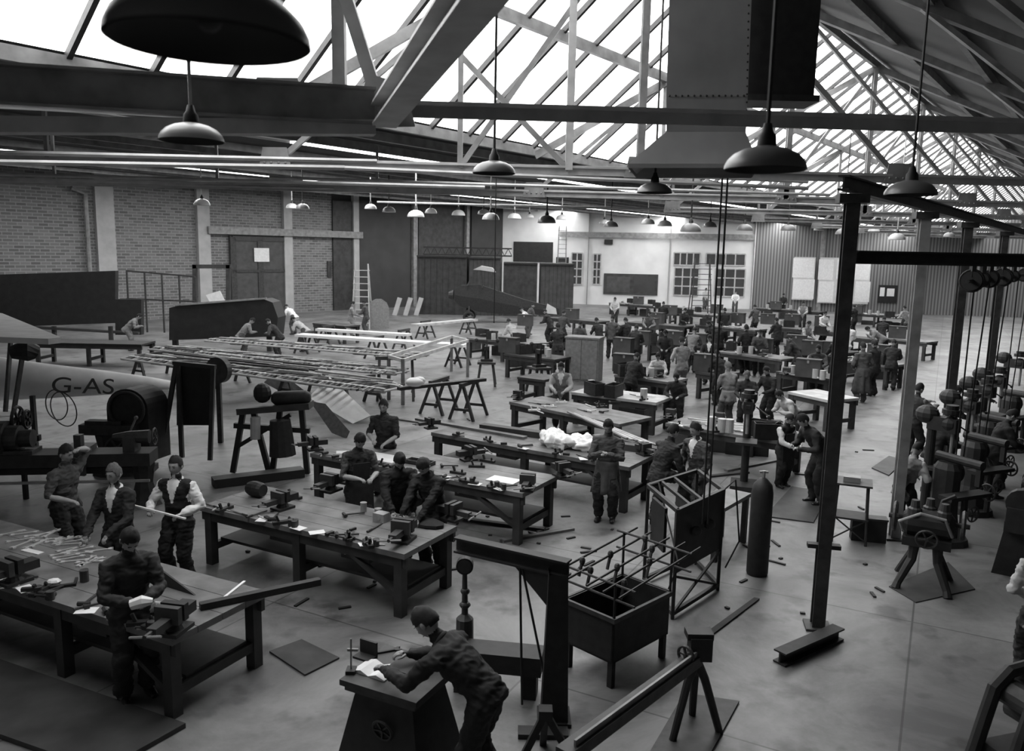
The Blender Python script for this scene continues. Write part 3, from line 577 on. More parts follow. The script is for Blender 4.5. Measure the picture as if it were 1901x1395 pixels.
# ---------------- benches
def bench(a,b_,w,label,h=.85,m='wood',det=1,grp='workbenches'):
    A,B=G(*a,h),G(*b_,h); L=(B-A).length; t=thing('workbench',label,'workbench',V((A.x,A.y,0)),math.atan2(B.y-A.y,B.x-A.x),grp)
    g=MB(); n=4
    for i in range(n): g.box(0,L,w*i/n+.004,w*(i+1)/n-.004,h-.07,h)
    g.build('bench_top',m,t)
    n=max(2,int(round(L/1.9))+1)
    for i in range(n):
        x=.12+(L-.24)*i/(n-1)
        for y in (.09,w-.09): MB().box(x-.06,x+.06,y-.06,y+.06,0,h-.07).build('leg','wood_dark',t)
        MB().box(x-.04,x+.04,.15,w-.15,.2,.3).build('cross_rail','wood_dark',t)
    for y in (.04,w-.09): MB().box(0,L,y,y+.05,h-.2,h-.07).build('apron_rail','wood_dark',t)
    if det:
        MB().box(.12,L-.12,.25,w-.2,.3,.34).build('lower_shelf','wood_dark',t)
        MB().bar((L-.12,.09,.25),(L-1.0,.09,h-.12),.05,.09,(0,1,0)).build('brace','wood_dark',t)
        for f in (.35,.7):
            dr=MB().box(L*f,L*f+.45,.1,.6,h-.28,h-.09).build('drawer','wood_dark',t); MB().ell((L*f+.08,.085,h-.2),(.025,.025,.025),8,6).build('drawer_knob','brass',dr)
    return t
B1=bench((-230,1011),(318,1188),1.25,'nearest workbench at lower left covered with spanners and small parts')
B2=bench((370,940),(750,1030),1.2,'long workbench with a dark barrel and several vices, in front of three bent men')
B3=bench((575,842),(970,917),1.2,'long workbench strewn with papers and tools behind the two bent men')
B4=bench((800,803),(1168,868),1.1,'workbench carrying a crumpled white cloth heap')
FB=[((945,746),(1150,788),1.2,'workbench of loose tools in front of the boy in light shirt'),((1060,728),(1218,748),1.1,'solid-ended pale workbench right of the boy in light shirt'),((1235,786),(1460,822),1.2,'workbench of wood strips beside the drilling machine'),
 ((935,657),(1030,668),1.1,'workbench in front of the person in long dark coat'),((866,627),(1000,641),1.1,'workbench left of the aeroplane tail group'),((1140,696),(1242,710),1.1,'workbench behind the tall pale cabinet'),((1330,652),(1450,668),1.1,'workbench right of the pale overall man'),
 ((1455,642),(1570,656),1.1,'workbench left of the white-shirted person by the aisle'),((1150,627),(1262,639),1.1,'workbench of tool chests in front of the dark-jacketed man'),((1462,727),(1540,744),1.1,'pale bench beside the nearest column'),((1290,602),(1402,613),1.1,'far workbench behind the dark-suited man'),
 ((1430,607),(1560,619),1.1,'far workbench of chests left of the aisle'),((1560,668),(1650,680),1.1,'workbench between the aisle and the second column'),((1130,562),(1240,570),1.1,'distant workbench below the dark noticeboard'),((1640,628),(1720,636),1.1,'distant workbench right of the aisle'),((1400,572),(1520,580),1.1,'distant workbench below the drawing boards'),((1560,580),(1690,588),1.1,'distant workbench right of the drawing boards'),((1240,580),(1370,588),1.1,'distant workbench before the far windows'),
 ((60,636),(262,640),1.2,'long dark bench below the big dark screen'),((580,600),(640,606),1,'small bench left of the two facing youths'),
 ((1290,690),(1335,697),1.1,'short dark bench left of the grey-haired man'),((1440,690),(1540,704),1.1,'dark workbench behind the boy leaning low'),((1160,598),(1270,607),1.1,'far dark workbench left of the black-clothed man'),((1020,590),(1110,598),1.1,'far dark bench right of the aeroplane tail'),((1440,545),(1560,550),1.,'last dark bench against the corrugated wall'),((1100,545),(1215,550),1.,'last dark bench against the white wall'),
 ((1278,640),(1318,645),.9,'short dark bench beside the youth behind the pale overall man'),((960,700),(1010,706),1.,'short dark bench by the fly press'),((1575,626),(1630,632),.9,'dark bench in front of the person bending low')]
for i,f in enumerate(FB): bench(*f,m='wood_black' if i in (18,24,25) else 'wood_pale' if i in (1,9) else 'wood_dark' if i%4==3 or i>19 else 'wood',det=0)
def vice(px,py,rz,label,h=.85,sc=1.):
    if 'v' not in PROT:
        t=thing('bench_vice',label,'vice',(0,0,0),0,'bench vices')
        MB().box(-.09,.09,-.12,.12,0,.03).lathe([(.08,.03),(.06,.06),(.06,.1)],n=12).build('base','iron',t)
        MB().box(-.06,.06,-.02,.2,.09,.17).box(-.1,.1,-.02,.035,.1,.23).build('fixed_jaw','iron',t)
        MB().box(-.1,.1,-.1,-.05,.1,.23).box(-.04,.04,-.28,0,.09,.15).build('sliding_jaw','iron_mid',t)
        sw=MB().cyl((0,-.36,.12),(0,-.1,.12),.018,8).build('screw','iron_mid',t); MB().cyl((-.13,-.35,.1),(.13,-.35,.14),.01,6).build('handle','steel',sw)
        PROT['v']=t
    else: t=dup(PROT['v'],(0,0,0),0,label)
    t.location=G(px,py,h); t.rotation_euler.z=rz; t.scale=(sc,)*3; t['label']=label
rb=B2.rotation_euler.z
for x,y,r,s_,l in [(325,1172,.3,1.25,'big vice on the front corner of the nearest bench'),(28,1082,0,1.2,'vice on the near edge of the nearest bench at far left'),(525,945,-.1,1.15,'vice on the near edge of the long barrel bench, left of the tins'),(750,1004,.2,1.25,'vice on the front right corner of the barrel bench'),(838,966,1.5,1.1,'vice on the right end of the barrel bench beside the bent man'),(615,912,0,1.2,'vice behind the barrel bench left of the bare-forearmed man'),(585,836,-.6,1.1,'vice on the left end of the paper-strewn bench'),(980,910,.3,1.15,'vice on the right corner of the paper-strewn bench'),(1042,885,1.,1.1,'vice at the far right end of the paper-strewn bench'),(800,796,-.5,1,'vice on the left end of the cloth-heap bench'),(1195,845,1,1,'vice at the right end of the cloth-heap bench'),(962,742,0,1,'vice on the left end of the loose-tools bench'),(1245,778,0,1,'vice on the left end of the wood-strip bench'),(1335,785,0,1,'vice in the middle of the wood-strip bench'),(1440,800,.5,1,'vice at the right end of the wood-strip bench'),(1225,700,.5,1,'vice on the bench behind the tall pale cabinet'),(965,652,0,1,'vice on the bench before the long dark coat'),(1375,655,0,1,'vice on the bench right of the pale overall man'),(870,855,2.6,1.1,'vice on the back of the paper-strewn bench near centre'),
  (1420,662,0,1.1,'vice right of centre on the bench beyond the fair-haired boy'),(1480,640,0,1.1,'vice on the left end of the bench before the aisle'),(1550,650,0,1.1,'vice on the right end of the bench before the aisle'),(1180,628,0,1.1,'vice on the tool chest bench by the dark-jacketed man'),(905,625,0,1.1,'vice on the bench left of the aeroplane tail group'),(1320,605,0,1.1,'vice on the far bench behind the dark-suited man'),(1460,698,0,1.1,'vice on the dark bench behind the boy leaning low'),(1600,670,0,1.1,'vice on the bench between the aisle and second column')]:
    vice(x,y,rb+r,'dark iron '+l,sc=s_)
def small(name,label,cat,m,px,py,g,rz=0,h=.85,grp=None,smooth=False):
    o=g.build(name,m,loc=G(px,py,h+.001),rz=rz,smooth=smooth); return tag(o,label,cat,grp)
def spanner():
    g=MB().bar((-.11,0,.008),(.11,0,.008),.022,.014)
    for q in (-1,1):
        pr=[(.1,-.02),(.13,-.034),(.16,-.03),(.14,-.01),(.14,.01),(.16,.03),(.13,.034),(.1,.02)]; g.ex([(q*x,y,0) for x,y in pr],(0,0,.016))
    return g
for i in range(30):
    if i<17: x,y=20+i*7.5+random.uniform(-8,8),1003+random.uniform(-14,14)
    else: x,y=118+(i-17)*5+random.uniform(-8,8),1030+random.uniform(-16,16)
    small('spanner','pale steel spanner in the loose heap on the nearest bench','spanner','steel_pale',x,y,spanner(),random.uniform(.2,1.6),grp='spanners on the nearest bench')
def hammer(): return MB().cyl((0,0,.03),(.28,0,.02),.012,6).cyl((0,-.06,.03),(0,.06,.03),.025,8)
def filet(): return MB().bar((0,0,.015),(.26,0,.012),.025,.01).cyl((-.11,0,.016),(.0,0,.016),.015,8)
def tin(r=.05,hh=.12): return MB().cyl((0,0,0),(0,0,hh),r,14).ring((0,0,hh),(0,0,1),r,.004,14,4)
def plane_block(): return MB().box(-.14,.14,-.035,.035,0,.04).bar((-.06,0,.04),(-.09,0,.12),.03,.03).ell((.08,0,.06),(.02,.02,.03),6,5)
def crate(w=.3,d_=.2,hh=.16): return MB().box(-w/2,w/2,-d_/2,-d_/2+.015,0,hh).box(-w/2,w/2,d_/2-.015,d_/2,0,hh).box(-w/2,-w/2+.015,-d_/2,d_/2,0,hh).box(w/2-.015,w/2,-d_/2,d_/2,0,hh).box(-w/2,w/2,-d_/2,d_/2,0,.015)
bar_=lambda L,w=.05,h_=.04:MB().box(-L/2,L/2,-w/2,w/2,0,h_)
ITEMS=[('rule','pale rule lying on the right of the nearest bench','ruler','paper',436,1095,bar_(.42,.03,.012),1.4),
('steel_angle','dark angled steel plate standing on the nearest bench','plate','iron',325,1095,MB().ex([(-.3,0,0),(.3,0,0),(.25,0,.02),(-.3,0,.2)],(0,.02,0)),rb),
('crumpled_paper','white crumpled paper on the left of the nearest bench','paper','paper',100,1083,MB().ell((0,0,.02),(.08,.06,.03),7,4),.3),
('square','black try square on the nearest bench','square','iron',122,1090,MB().box(-.15,.1,-.02,.02,0,.03).box(.07,.1,-.02,.2,0,.02),.4),
('paper_sheet','small paper sheet on the nearest bench front','paper','paper',265,1125,bar_(.12,.1,.003),.3),
('metal_fitting','pale curved metal fitting beside the big corner vice','fitting','steel_pale',300,1140,MB().tube([(-.15,0,.03),(-.05,.02,.08),(.08,.03,.05),(.15,.08,.02)],[.03,.05,.04,.02],8),.4),
('long_bar','dark steel bar lying over the right end of the nearest bench','bar','iron',487,1108,bar_(1.25,.08,.07),rad(33)),
('tin_can','small tin on the nearest bench beside the standing man','tin','iron_mid',157,1080,tin(.045,.13),0),
('wooden_block','flat pale board at the back of the nearest bench','board','paper',60,1025,bar_(.3,.08,.01),-.4),
('wooden_barrel','dark wooden barrel lying on the long bench','barrel','wood_black',476,922,MB().tube([(-.14,0,.11),(-.08,0,.11),(0,0,.11),(.08,0,.11),(.14,0,.11)],[.09,.11,.118,.11,.09],14),rb),
('tin_can','tall pale tin on the barrel bench','tin','brass',675,950,tin(.045,.13),0),
('tin_can','squat brass pot before the bent men','tin','brass',702,955,tin(.05,.08),0),
('instrument_box','small boxed instrument with dial before the bent men','instrument','brass',708,968,MB().box(-.09,.09,-.07,.07,0,.12).cyl((0,-.08,.07),(0,-.06,.07),.04,12),rb),
('hammer','hammer on the barrel bench below the vice','hammer','iron_mid',640,960,hammer(),.5),('file','file on the barrel bench near its front edge','file','iron_mid',690,985,filet(),1.2),('clamp_tool','clamp on the barrel bench right of the vice','clamp','iron',545,925,plane_block(),rb),
('bolt','small bolt on the barrel bench edge','bolt','iron',655,985,bar_(.1,.03,.03),.9),
('cloth_bundle','dark folded cloth heap beside the bent man','cloth','cl_black',790,975,MB().ell((0,0,.03),(.3,.16,.06),10,5),rb),
('paper_sheet','large paper drawing on the left of the paper-strewn bench','paper','paper',712,850,bar_(.7,.45,.004),rb),('paper_sheet','pale newspaper on the right of the paper-strewn bench','paper','paper',935,893,bar_(.5,.3,.02),rb),('paper_sheet','small loose paper on the paper-strewn bench','paper','paper',640,840,bar_(.3,.2,.004),.2),
('hand_plane','black plane in the middle of the paper-strewn bench','plane','iron',850,880,plane_block(),rb),('hand_plane','second black plane left of the newspaper','plane','iron',885,868,plane_block(),rb+.5),('hand_plane','plane at the back of the paper-strewn bench','plane','iron',905,858,plane_block(),rb),
('hammer','hammer on the paper-strewn bench','hammer','iron',820,868,hammer(),.2),('parts_tray','shallow tray of parts on the paper-strewn bench','tray','iron_mid',780,862,crate(.5,.2,.07),rb),
('box','small box on the cloth-heap bench','box','box_mid',1128,845,crate(.25,.2,.12),rb),('file','file on the cloth-heap bench','file','iron',1100,840,filet(),.5),
('plank','long plank lying along the back of the cloth-heap bench','plank','wood_dark',1055,820,bar_(3.9,.2,.12),rb),
('board','pale board leaning across the cloth-heap bench end','board','wood',1145,820,bar_(1.2,.18,.03),-.9),
('plank','pale plank lying diagonally across the left of the cloth-heap bench','plank','wood',870,797,bar_(2.8,.14,.05),-.6)]
for n,l,c,m,x,y,g,r in ITEMS: small(n,l,c,m,x,y,g,r)
def scatter(t,n,lab,grp,x0=.05,x1=.95):
    L=max(v.co.x for v in t.children[0].data.vertices); W=max(v.co.y for v in t.children[0].data.vertices); mt=Matrix.Translation(t.location)@Matrix.Rotation(t.rotation_euler.z,4,'Z')
    for i in range(n):
        g,nm=[(hammer(),'hammer'),(filet(),'file'),(plane_block(),'hand_plane'),(bar_(.12,.05,.04),'metal_block'),(tin(.04,.09),'tin_can'),(bar_(.25,.02,.015),'rod'),(bar_(.2,.14,.003),'paper_scrap')][i%7]
        p=mt@V((L*random.uniform(x0,x1),W*random.uniform(.12,.9),.851)); o=g.build(nm,['iron','iron_mid','iron','iron','iron_mid','steel_pale','paper'][i%7],loc=p,rz=random.uniform(0,3)); tag(o,lab%nm.replace('_',' '),nm.replace('_',' '),grp)
scatter(B1,30,'small %s lying on the nearest workbench','loose things on the nearest bench',.35); scatter(B2,28,'small %s lying on the barrel bench','loose things on the barrel bench'); scatter(B3,30,'small %s lying on the paper-strewn bench','loose things on the paper-strewn bench'); scatter(B4,20,'small %s lying on the cloth-heap bench','loose things on the cloth-heap bench')
g=MB()
for i in range(9): g.ell((random.uniform(-.55,.5),random.uniform(-.2,.2),.09+random.uniform(0,.06)),(random.uniform(.18,.3),random.uniform(.14,.22),random.uniform(.09,.16)),10,6)
o=small('cloth_heap','crumpled white fabric heap on a workbench right of centre','cloth','cloth',1040,828,g,rb,smooth=True)
tx=bpy.data.textures.new('crumple','CLOUDS'); tx.noise_scale=.1; sm=o.modifiers.new('s','SUBSURF'); sm.levels=sm.render_levels=2; dm=o.modifiers.new('d','DISPLACE'); dm.texture=tx; dm.strength=.16
for i in range(14):
    x,y=1005+random.uniform(-35,130),755+random.uniform(-10,14)
    g,n,c=[(hammer(),'hammer','hammer'),(filet(),'file','file'),(plane_block(),'hand_plane','plane')][i%3]
    small(n,'small hand tool on the loose-tools bench',c,'iron' if i%2 else 'paper',x,y,g,random.uniform(0,3),grp='hand tools on the loose-tools bench')
for i in range(7):
    small('wood_strip','pale wood strip laid along the wood-strip bench','wood strip','wood_pale',1330+i*9,785+i*3,bar_(1.3,.05,.03),rb+random.uniform(-.1,.1),grp='wood strips on the bench')
for i in range(7):
    p=G(1055+i*9,765+i*3,.9); q=G(1165+i*9,815+i*2,.95); o=MB().bar(p,q,.07,.03).build('timber_batten','wood_pale' if i%2 else 'wood'); tag(o,'pale timber batten slanting between two centre benches','batten','slanting timber battens')
ZN=[(1080,1200,730),(1260,1440,795),(945,1020,655),(880,990,628),(1150,1230,698),(1345,1440,655),(1468,1560,645),(1570,1640,670),(1160,1255,628),(1300,1395,603),(1440,1550,610),(1450,1530,697),(1250,1360,582),(1410,1510,574),(1140,1230,564),(1570,1680,582)]
for i in range(208):
    a,b_,y=ZN[i%16]; x=random.uniform(a,b_)
    small('hand_tool','small pale or dark tool lying on a far workbench','tool',['iron','paper','iron','steel_pale','iron'][i%5],x,y+(x-a)*.12+random.uniform(-8,0),[filet,hammer,plane_block,lambda:tin(.09,.28),lambda:crate(.55,.3,.32)][i%5](),random.uniform(0,3),grp='tools on the far benches')
for i in range(64):
    a,b_,y=ZN[i%16]; x=random.uniform(a,b_)
    small('floor_box','dark box or bundle standing on the floor under a far workbench','box',['wood_dark','box_mid','iron'][i%3],x,y+(x-a)*.12+(14 if y<620 else 24 if y<720 else 34)+random.uniform(-3,3),crate(random.uniform(.4,.8),.4,random.uniform(.25,.55)),random.uniform(-.7,.1),h=0,grp='boxes under the far benches')
CH=[(1157,655,'beside the bench behind the pale cabinet'),(1190,640,'left of the dark-jacketed man'),(1152,628,'under the tall man in grey'),(1207,612,'behind the boy in white sleeves'),(1250,640,'in front of the pale overall man'),(1295,645,'right of the pale overall man'),(1425,602,'left end of the far chest bench'),(1470,603,'middle of the far chest bench'),(1525,606,'right end of the far chest bench'),(1543,662,'left of the aisle'),(1507,660,'left of the aisle chest'),(1478,648,'farther left on the aisle bench'),(1415,655,'behind the fair-haired boy'),(1345,600,'on the far dark bench'),(1160,690,'at the left end of the bench by the cabinet'),(1245,584,'below the far windows'),(1330,582,'right below the far windows'),(1440,575,'below the left drawing board'),(1590,582,'below the right drawing board'),(1630,668,'near the second column'),(975,605,'under the aeroplane tail'),(945,655,'on the bench before the dark coat'),(1310,690,'left of the grey-haired man'),(1500,700,'behind the boy leaning low'),(1220,600,'left of the black-clothed man'),(1062,592,'right of the aeroplane tail'),(1370,600,'right on the far dark bench'),(1185,565,'below the dark noticeboard'),(1665,628,'right of the aisle, far off')]
for i,(x,y,l) in enumerate(CH):
    if i==0:
        t=thing('tool_chest','','tool chest',(0,0,0),0,'tool chests'); MB().box(-.36,.36,-.16,.16,0,.5).build('body','box_mid',t); MB().box(-.37,.37,-.17,.17,.5,.56).build('lid','wood_dark',t); MB().box(-.03,.03,-.18,-.16,.44,.52).build('clasp','brass',t); pc=t
    else: t=dup(pc,(0,0,0),0,'')
    t.location=G(x,y,.85); t.rotation_euler.z=rb+random.uniform(-.3,.1); t['label']='dark upright tool chest '+l
p=G(1083,706); t=thing('cabinet','tall plain grey cabinet standing among the centre benches','cabinet',p,-.35)
MB().box(-.6,.6,-.35,.35,0,1.5).build('body','cl_grey',t); MB().box(-.63,.63,-.38,.38,1.5,1.56).build('top','cl_grey',t)
for q in (-1,1): MB().box(min(q*.02,q*.56),max(q*.02,q*.56),-.375,-.35,.08,1.45).build('door','cl_grey',t)
# ---------------- aeroplane at left
t=thing('aeroplane','light-coloured aeroplane with registration letters on its slim tail, cut off at left','aeroplane',G(90,800))
st=[(-130,700,15.6,.56),(-20,702,16,.46),(90,708,16.5,.36),(200,711,17.2,.26),(270,713,17.7,.17),(330,715,18.1,.07)]
MB().tube([R(x,y,Y) for x,y,Y,r in st],[(r*.8,r) for *_,r in st],24).build('fuselage','fabric_white',t,w=True,smooth=True)
q=[G(x,y,2.75) for x,y in ((-220,560),(5,590),(70,618),(114,637),(90,640),(-220,628))]; MB().ex(q,(0,0,.1)).build('wing','fabric_white',t,w=True)
q=[G(x,y,1.0) for x,y in ((-180,760),(0,764),(38,772),(30,790),(-180,800))]; MB().ex(q,(0,0,.08)).build('lower_wing','fabric_white',t,w=True)
for a,b_ in (((20,632),(10,765)),((-20,632),(-20,765)),((45,640),(25,768))): MB().bar(R(*a,15.9),R(*b_,15.6),.05,.08).build('strut','iron_mid',t,w=True)
MB().tube([R(20,655,15.5),R(52,650,15.6),R(68,655,15.7)],[.12,.22,.14],12).build('engine','iron',t,w=True)
for k,(x,y) in enumerate(((105,752),(118,760))):
    c=R(x,y,15.6); MB().ring(c,(.4,1,.1*k),.3+.05*k,.012,26,5).build('wire_hoop','iron_mid',t,w=True)
MB().bar(R(60,735,16.1),V((R(60,735,16.1).x,16.1,0)),.08,.08).build('support_post','iron',t,w=True)
def text(body,size,mtx,m,parent,name='lettering'):
    cu_=bpy.data.curves.new('t','FONT'); cu_.body=body; cu_.size=size; cu_.extrude=.004; cu_.align_x='CENTER'; cu_.align_y='CENTER'
    ob=bpy.data.objects.new('t',cu_); COL.objects.link(ob); me=bpy.data.meshes.new_from_object(ob.evaluated_get(bpy.context.evaluated_depsgraph_get())); bpy.data.objects.remove(ob)
    me.transform(mtx); me.materials.clear(); me.materials.append(M[m]); o=bpy.data.objects.new(name,me); COL.objects.link(o)
    if parent: o.parent=parent
    return o
pa,pb=R(84,715,15.95),R(218,719,16.85); dx=(pb-pa).normalized(); nz_=V((dx.y,-dx.x,0)).normalized(); uz=nz_.cross(dx)
c=(pa+pb)/2+nz_*.08-t.location
text('G-AS',.46,Matrix(((dx.x*1.2,uz.x,nz_.x,c.x),(dx.y*1.2,uz.y,nz_.y,c.y),(dx.z*1.2,uz.z,nz_.z,c.z),(0,0,0,1))),'cl_mid',t,'registration_letters')
# aeroplane fuselage far
Y=51.; t=thing('aeroplane_fuselage','dark wingless aeroplane fuselage with raised cabin roof, far centre','aeroplane',G(900,592))
rings=[]
for x,y0,y1,hw in [(842,536,558,.35),(853,530,568,.5),(886,528,578,.55),(925,541,582,.5),(970,556,584,.35),(1035,573,584,.08)]:
    a,b_=R(x,y0,Y),R(x,y1,Y); rings.append([b_+V((.1,-hw,0)),b_+V((.1,hw,0)),(a+b_)/2+V((.1,hw*1.1,0)),a+V((.1,hw*.7,0)),a+V((.1,-hw*.7,0)),(a+b_)/2+V((.1,-hw*1.1,0))])
g=loft(rings); g.f+=[(0,1,2,3,4,5)]; g.build('fuselage','cl_dark',t,w=True)
for k in (-.5,.5):
    g=MB()
    for a,b_ in (((868,530),(884,501)),((884,501),(916,504)),((916,504),(926,541)),((892,501),(896,534))): g.bar(R(*a,Y)+V((0,k,0)),R(*b_,Y)+V((0,k,0)),.08,.08)
    g.build('cabin_frame','iron_mid',t,w=True)
MB().ex([R(878,501,Y-.6),R(893,494,Y-.6),R(914,498,Y-.6),R(920,506,Y-.6),R(893,502,Y-.6)],(0,1.2,0)).build('cabin_roof','fabric_grey',t,w=True)
MB().tube([R(842,548,Y),R(833,548,Y)],[.35,.2],10).build('engine_nose','iron_mid',t,w=True); MB().ex([R(1012,582,Y-.5),R(1016,564,Y-.5),R(1032,573,Y-.5),R(1034,584,Y-.5)],(0,.06,0)).build('tail_fin','fabric_silver',t,w=True)
for q in (-1,1): MB().tube([R(872,560,Y)+V((0,q*.3,0)),V((R(872,560,Y).x,Y+q*.9,.45))],.06,6).ring((R(872,560,Y).x,Y+q*.95,.35),(0,1,0),.28,.09,16,6).build('wheel','iron',t,w=True)
# ---------------- wing skeletons and trestles
def trestle(px,py,rz,L,h,label,m='wood_dark'):
    t=thing('trestle',label,'trestle',G(px,py),rz,'wooden trestles'); MB().box(-L/2,L/2,-.05,.05,h-.1,h).build('beam',m,t)
    for x in (-L/2+.12,L/2-.12):
        for q in (-1,1): MB().bar((x,q*.03,h-.08),(x*1.1,q*.35,0),.07,.07).build('leg',m,t)
        MB().bar((x,-.25,.28),(x,.25,.28),.04,.07).build('rail',m,t)
def wing(a,b_,w,h,n,label):
    A,B=G(*a,h),G(*b_,h); L=(B-A).length; t=thing('wing_frame',label,'wing frame',V((A.x,A.y,h)),math.atan2(B.y-A.y,B.x-A.x),'skeleton wings')
    for y in (.2*w,.6*w): MB().box(0,L,y-.05,y+.05,0,.13).build('spar','wood_pale',t)
    MB().tube([(0,0,.06),(L*.9,0,.06),(L,.2*w,.06),(L,.7*w,.06),(L*.93,w,.06),(0,w,.06)],.035,6).build('edge_tube','wood_pale',t)
    for i in range(n):
        x=.1+(L-.4)*i/(n-1); MB().ex([(x,0,.03),(x,0,.08),(x,.15*w,.13),(x,.35*w,.14),(x,.7*w,.11),(x,w,.07),(x,w,.03)],(.03,0,0)).build('rib',('wood','wood_dark','fabric_grey','wood')[i%4],t)
    for k in range(5):
        f=.05+.18*k; MB().bar((L*f,.2*w,.15),(L*(f+.16),.6*w,.15),.02,.02).build('bracing_strip','wood_dark',t)
    for k in range(3): MB().box(L*(.12+.3*k),L*(.17+.3*k),.1*w,.95*w,-.02,.0).build('ply_patch','wood_dark',t)
wing((225,670),(700,734),1.5,.85,52,'nearest skeleton wing with exposed ribs lying on trestles')
wing((275,652),(725,700),1.3,.9,48,'middle skeleton wing behind the nearest one')
wing((380,636),(770,668),1.3,.95,40,'farthest skeleton wing below the long white planks')
for i in range(14):
    x=330+random.uniform(0,330); y=640+(x-300)*.12+random.uniform(0,30)
    small('loose_spar','loose thin wooden spar lying along the skeleton wings','spar',['wood_dark','wood_pale','wood'][i%3],x,y,bar_(random.uniform(.9,2.6),.05,.05),rb+random.uniform(-.05,.1),h=1.07,grp='loose spars on the skeleton wings')
for i,(x,y) in enumerate(((290,700),(420,715),(560,735),(665,755))): trestle(x,y,rb+1.57,1.5,.84,'dark trestle under the skeleton wings, %s from the left'%ORD[i])
for i,(x,y,h) in enumerate(((570,655,.9),(700,665,.9),(850,680,.9),(610,640,.9),(750,648,.9),(790,628,.9),(870,620,.9))): trestle(x,y,1.2,1.,h,'far dark trestle under the long white planks, %s counted from the nearest left'%ORD[i])
for i,(a,b_,w,m) in enumerate([((555,622),(865,642),.6,'fabric_white'),((590,612),(760,622),.4,'fabric_white'),((770,604),(880,594),.5,'wood_pale')]):
    A,B=G(*a,.95),G(*b_,.95); o=MB().bar(A,B,w,.1).build('plank',m); tag(o,['long white plank box lying across trestles behind the skeleton wings','thin white plank beyond the long plank box','pale straight board leading towards the aeroplane'][i],'plank')
for i,(x,y,r,L,h) in enumerate(((735,742,.1,1.2,1.3),(870,775,1.2,1.1,1.0),(815,765,1.2,1.1,.95))): trestle(x,y,r,L,h,'wooden trestle in the cluster right of the skeleton wings, %s'%['foremost left tall one','rightmost by the aisle','second from right'][i],'wood_dark')
t=thing('timber_stand','tall open timber frame standing at the right end of the skeleton wings','stand',G(745,740)); g=MB(); qs=[G(722,742),G(748,752),G(868,700),G(838,690)]
for p in qs: MB().bar(p,p+cz*1.35,.1,.1,(0,1,0)).build('post','wood',t,w=True)
for i in range(4): g.bar(qs[i]+cz*1.3,qs[(i+1)%4]+cz*1.3,.08,.1)
g.build('top_rail','wood_pale',t,w=True)
o=MB().bar(G(740,722,1.0),G(900,705,1.0),.16,.08).build('plank','wood_dark'); tag(o,'dark plank across the trestles right of the skeleton wings','plank')
t=thing('rolled_canvas','white crumpled packet on a plank by the trestles','packet',G(770,717,1.05)); MB().ell((0,0,.1),(.25,.2,.12),9,6).ell((.12,.05,.14),(.15,.12,.1),8,5).build('canvas','cloth',t,smooth=True)
def lean(pts,base,nrm,name,m,label,cat):
    n=V(nrm).normalized(); p0=G(*base); o=MB().ex([RP(x,y,p0,n) for x,y in pts],-n*.04).build(name,m); return tag(o,label,cat)
lean([(572,738),(612,700),(688,772),(655,787)],(655,787),(.15,-.55,.8),'tail_surface','fabric_white','white fabric tail surface leaning below the skeleton wings','tail surface')
lean([(575,745),(604,750),(648,800),(642,814),(615,803)],(642,814),(-.3,-.75,.6),'tail_surface','cl_mid','dark rounded tail surface in front of the white one','tail surface')
lean([(490,710),(515,688),(566,726),(548,742)],(548,742),(-.2,-.8,.6),'tail_surface','cl_mid','grey panel left of the white tail surface','panel')
lean([(682,612),(682,570),(688,560),(698,555),(708,555),(718,562),(722,572),(722,610)],(702,612),(0,-1,.15),'plywood_sheet','cl_grey','round-topped plywood sheet standing behind the two facing youths','plywood')
for i,x in enumerate((728,748,768)): lean([(x,585),(x+10,552),(x+18,554),(x+8,586)],(x+4,586),(-.5,-.7,.4),'leaning_panel','fabric_grey','pale panel leaning in the gap behind the youths, %s from the left'%ORD[i],'panel')
# dark screens left
t=thing('dark_screen','huge dark board screen at far left before the brick wall','screen',G(100,640)); 
MB().ex([R(-60,512,36),R(214,503,37),R(214,600,37),R(-60,610,36)],(0,.3,0)).build('board','wood_black',t,w=True); MB().ex([R(214,556,37),R(262,556,37.2),R(262,622,37.2),R(214,622,37)],(0,.3,0)).build('side_board','wood_black',t,w=True)
MB().bar(R(-60,601,36),R(258,619,37),.3,.1).build('shelf','wood_dark',t,w=True)
for x in (-20,100,205): MB().bar(R(x,606,36.5),V((R(x,606,36.5).x,36.5,0)),.15,.15).build('leg','wood_dark',t,w=True)
t=thing('dark_trough','long dark boat-like trough with a rounded end near the wing frames','trough',G(415,650))
MB().ex([R(314,572,34),R(330,568,34),R(490,556,34),R(506,562,34),R(516,590,34),R(512,625,34),R(314,632,34)],(0,1.2,0)).build('body','wood_black',t,w=True)
MB().bar(R(322,566,33.9),R(495,554,33.9),.1,.06).build('rim','steel',t,w=True)
for x in (325,500): MB().bar(R(x,620,34.5),V((R(x,620,34.5).x,34.5,0)),.2,.2).build('leg','wood_dark',t,w=True)
t=thing('open_rack','open metal rack of thin posts before the brick wall','rack',G(300,600))
g=MB()
for x in (235,268,300,332,362): g.bar(R(x,502+(x-235)*.1,41),V((R(x,502,41).x,41,0)),.07,.07)
g.bar(R(235,503,41),R(362,514,41),.08,.08); g.bar(R(235,555,41),R(362,560,41),.08,.08); g.build('frame','iron_mid',t,w=True)
t=thing('gantry_frame','dark timber frame standing left of the sliding door','frame',G(395,590))
g=MB()
for a,b_ in (((362,492),(362,590)),((424,492),(424,585)),((358,495),(430,495))): g.bar(R(*a,46),R(*b_,46),.22,.22)
g.build('frame','wood_dark',t,w=True); MB().ex([R(382,548,45),R(408,540,45),R(418,560,45),R(392,566,45)],(0,.05,0)).build('sheet','paper',t,w=True)
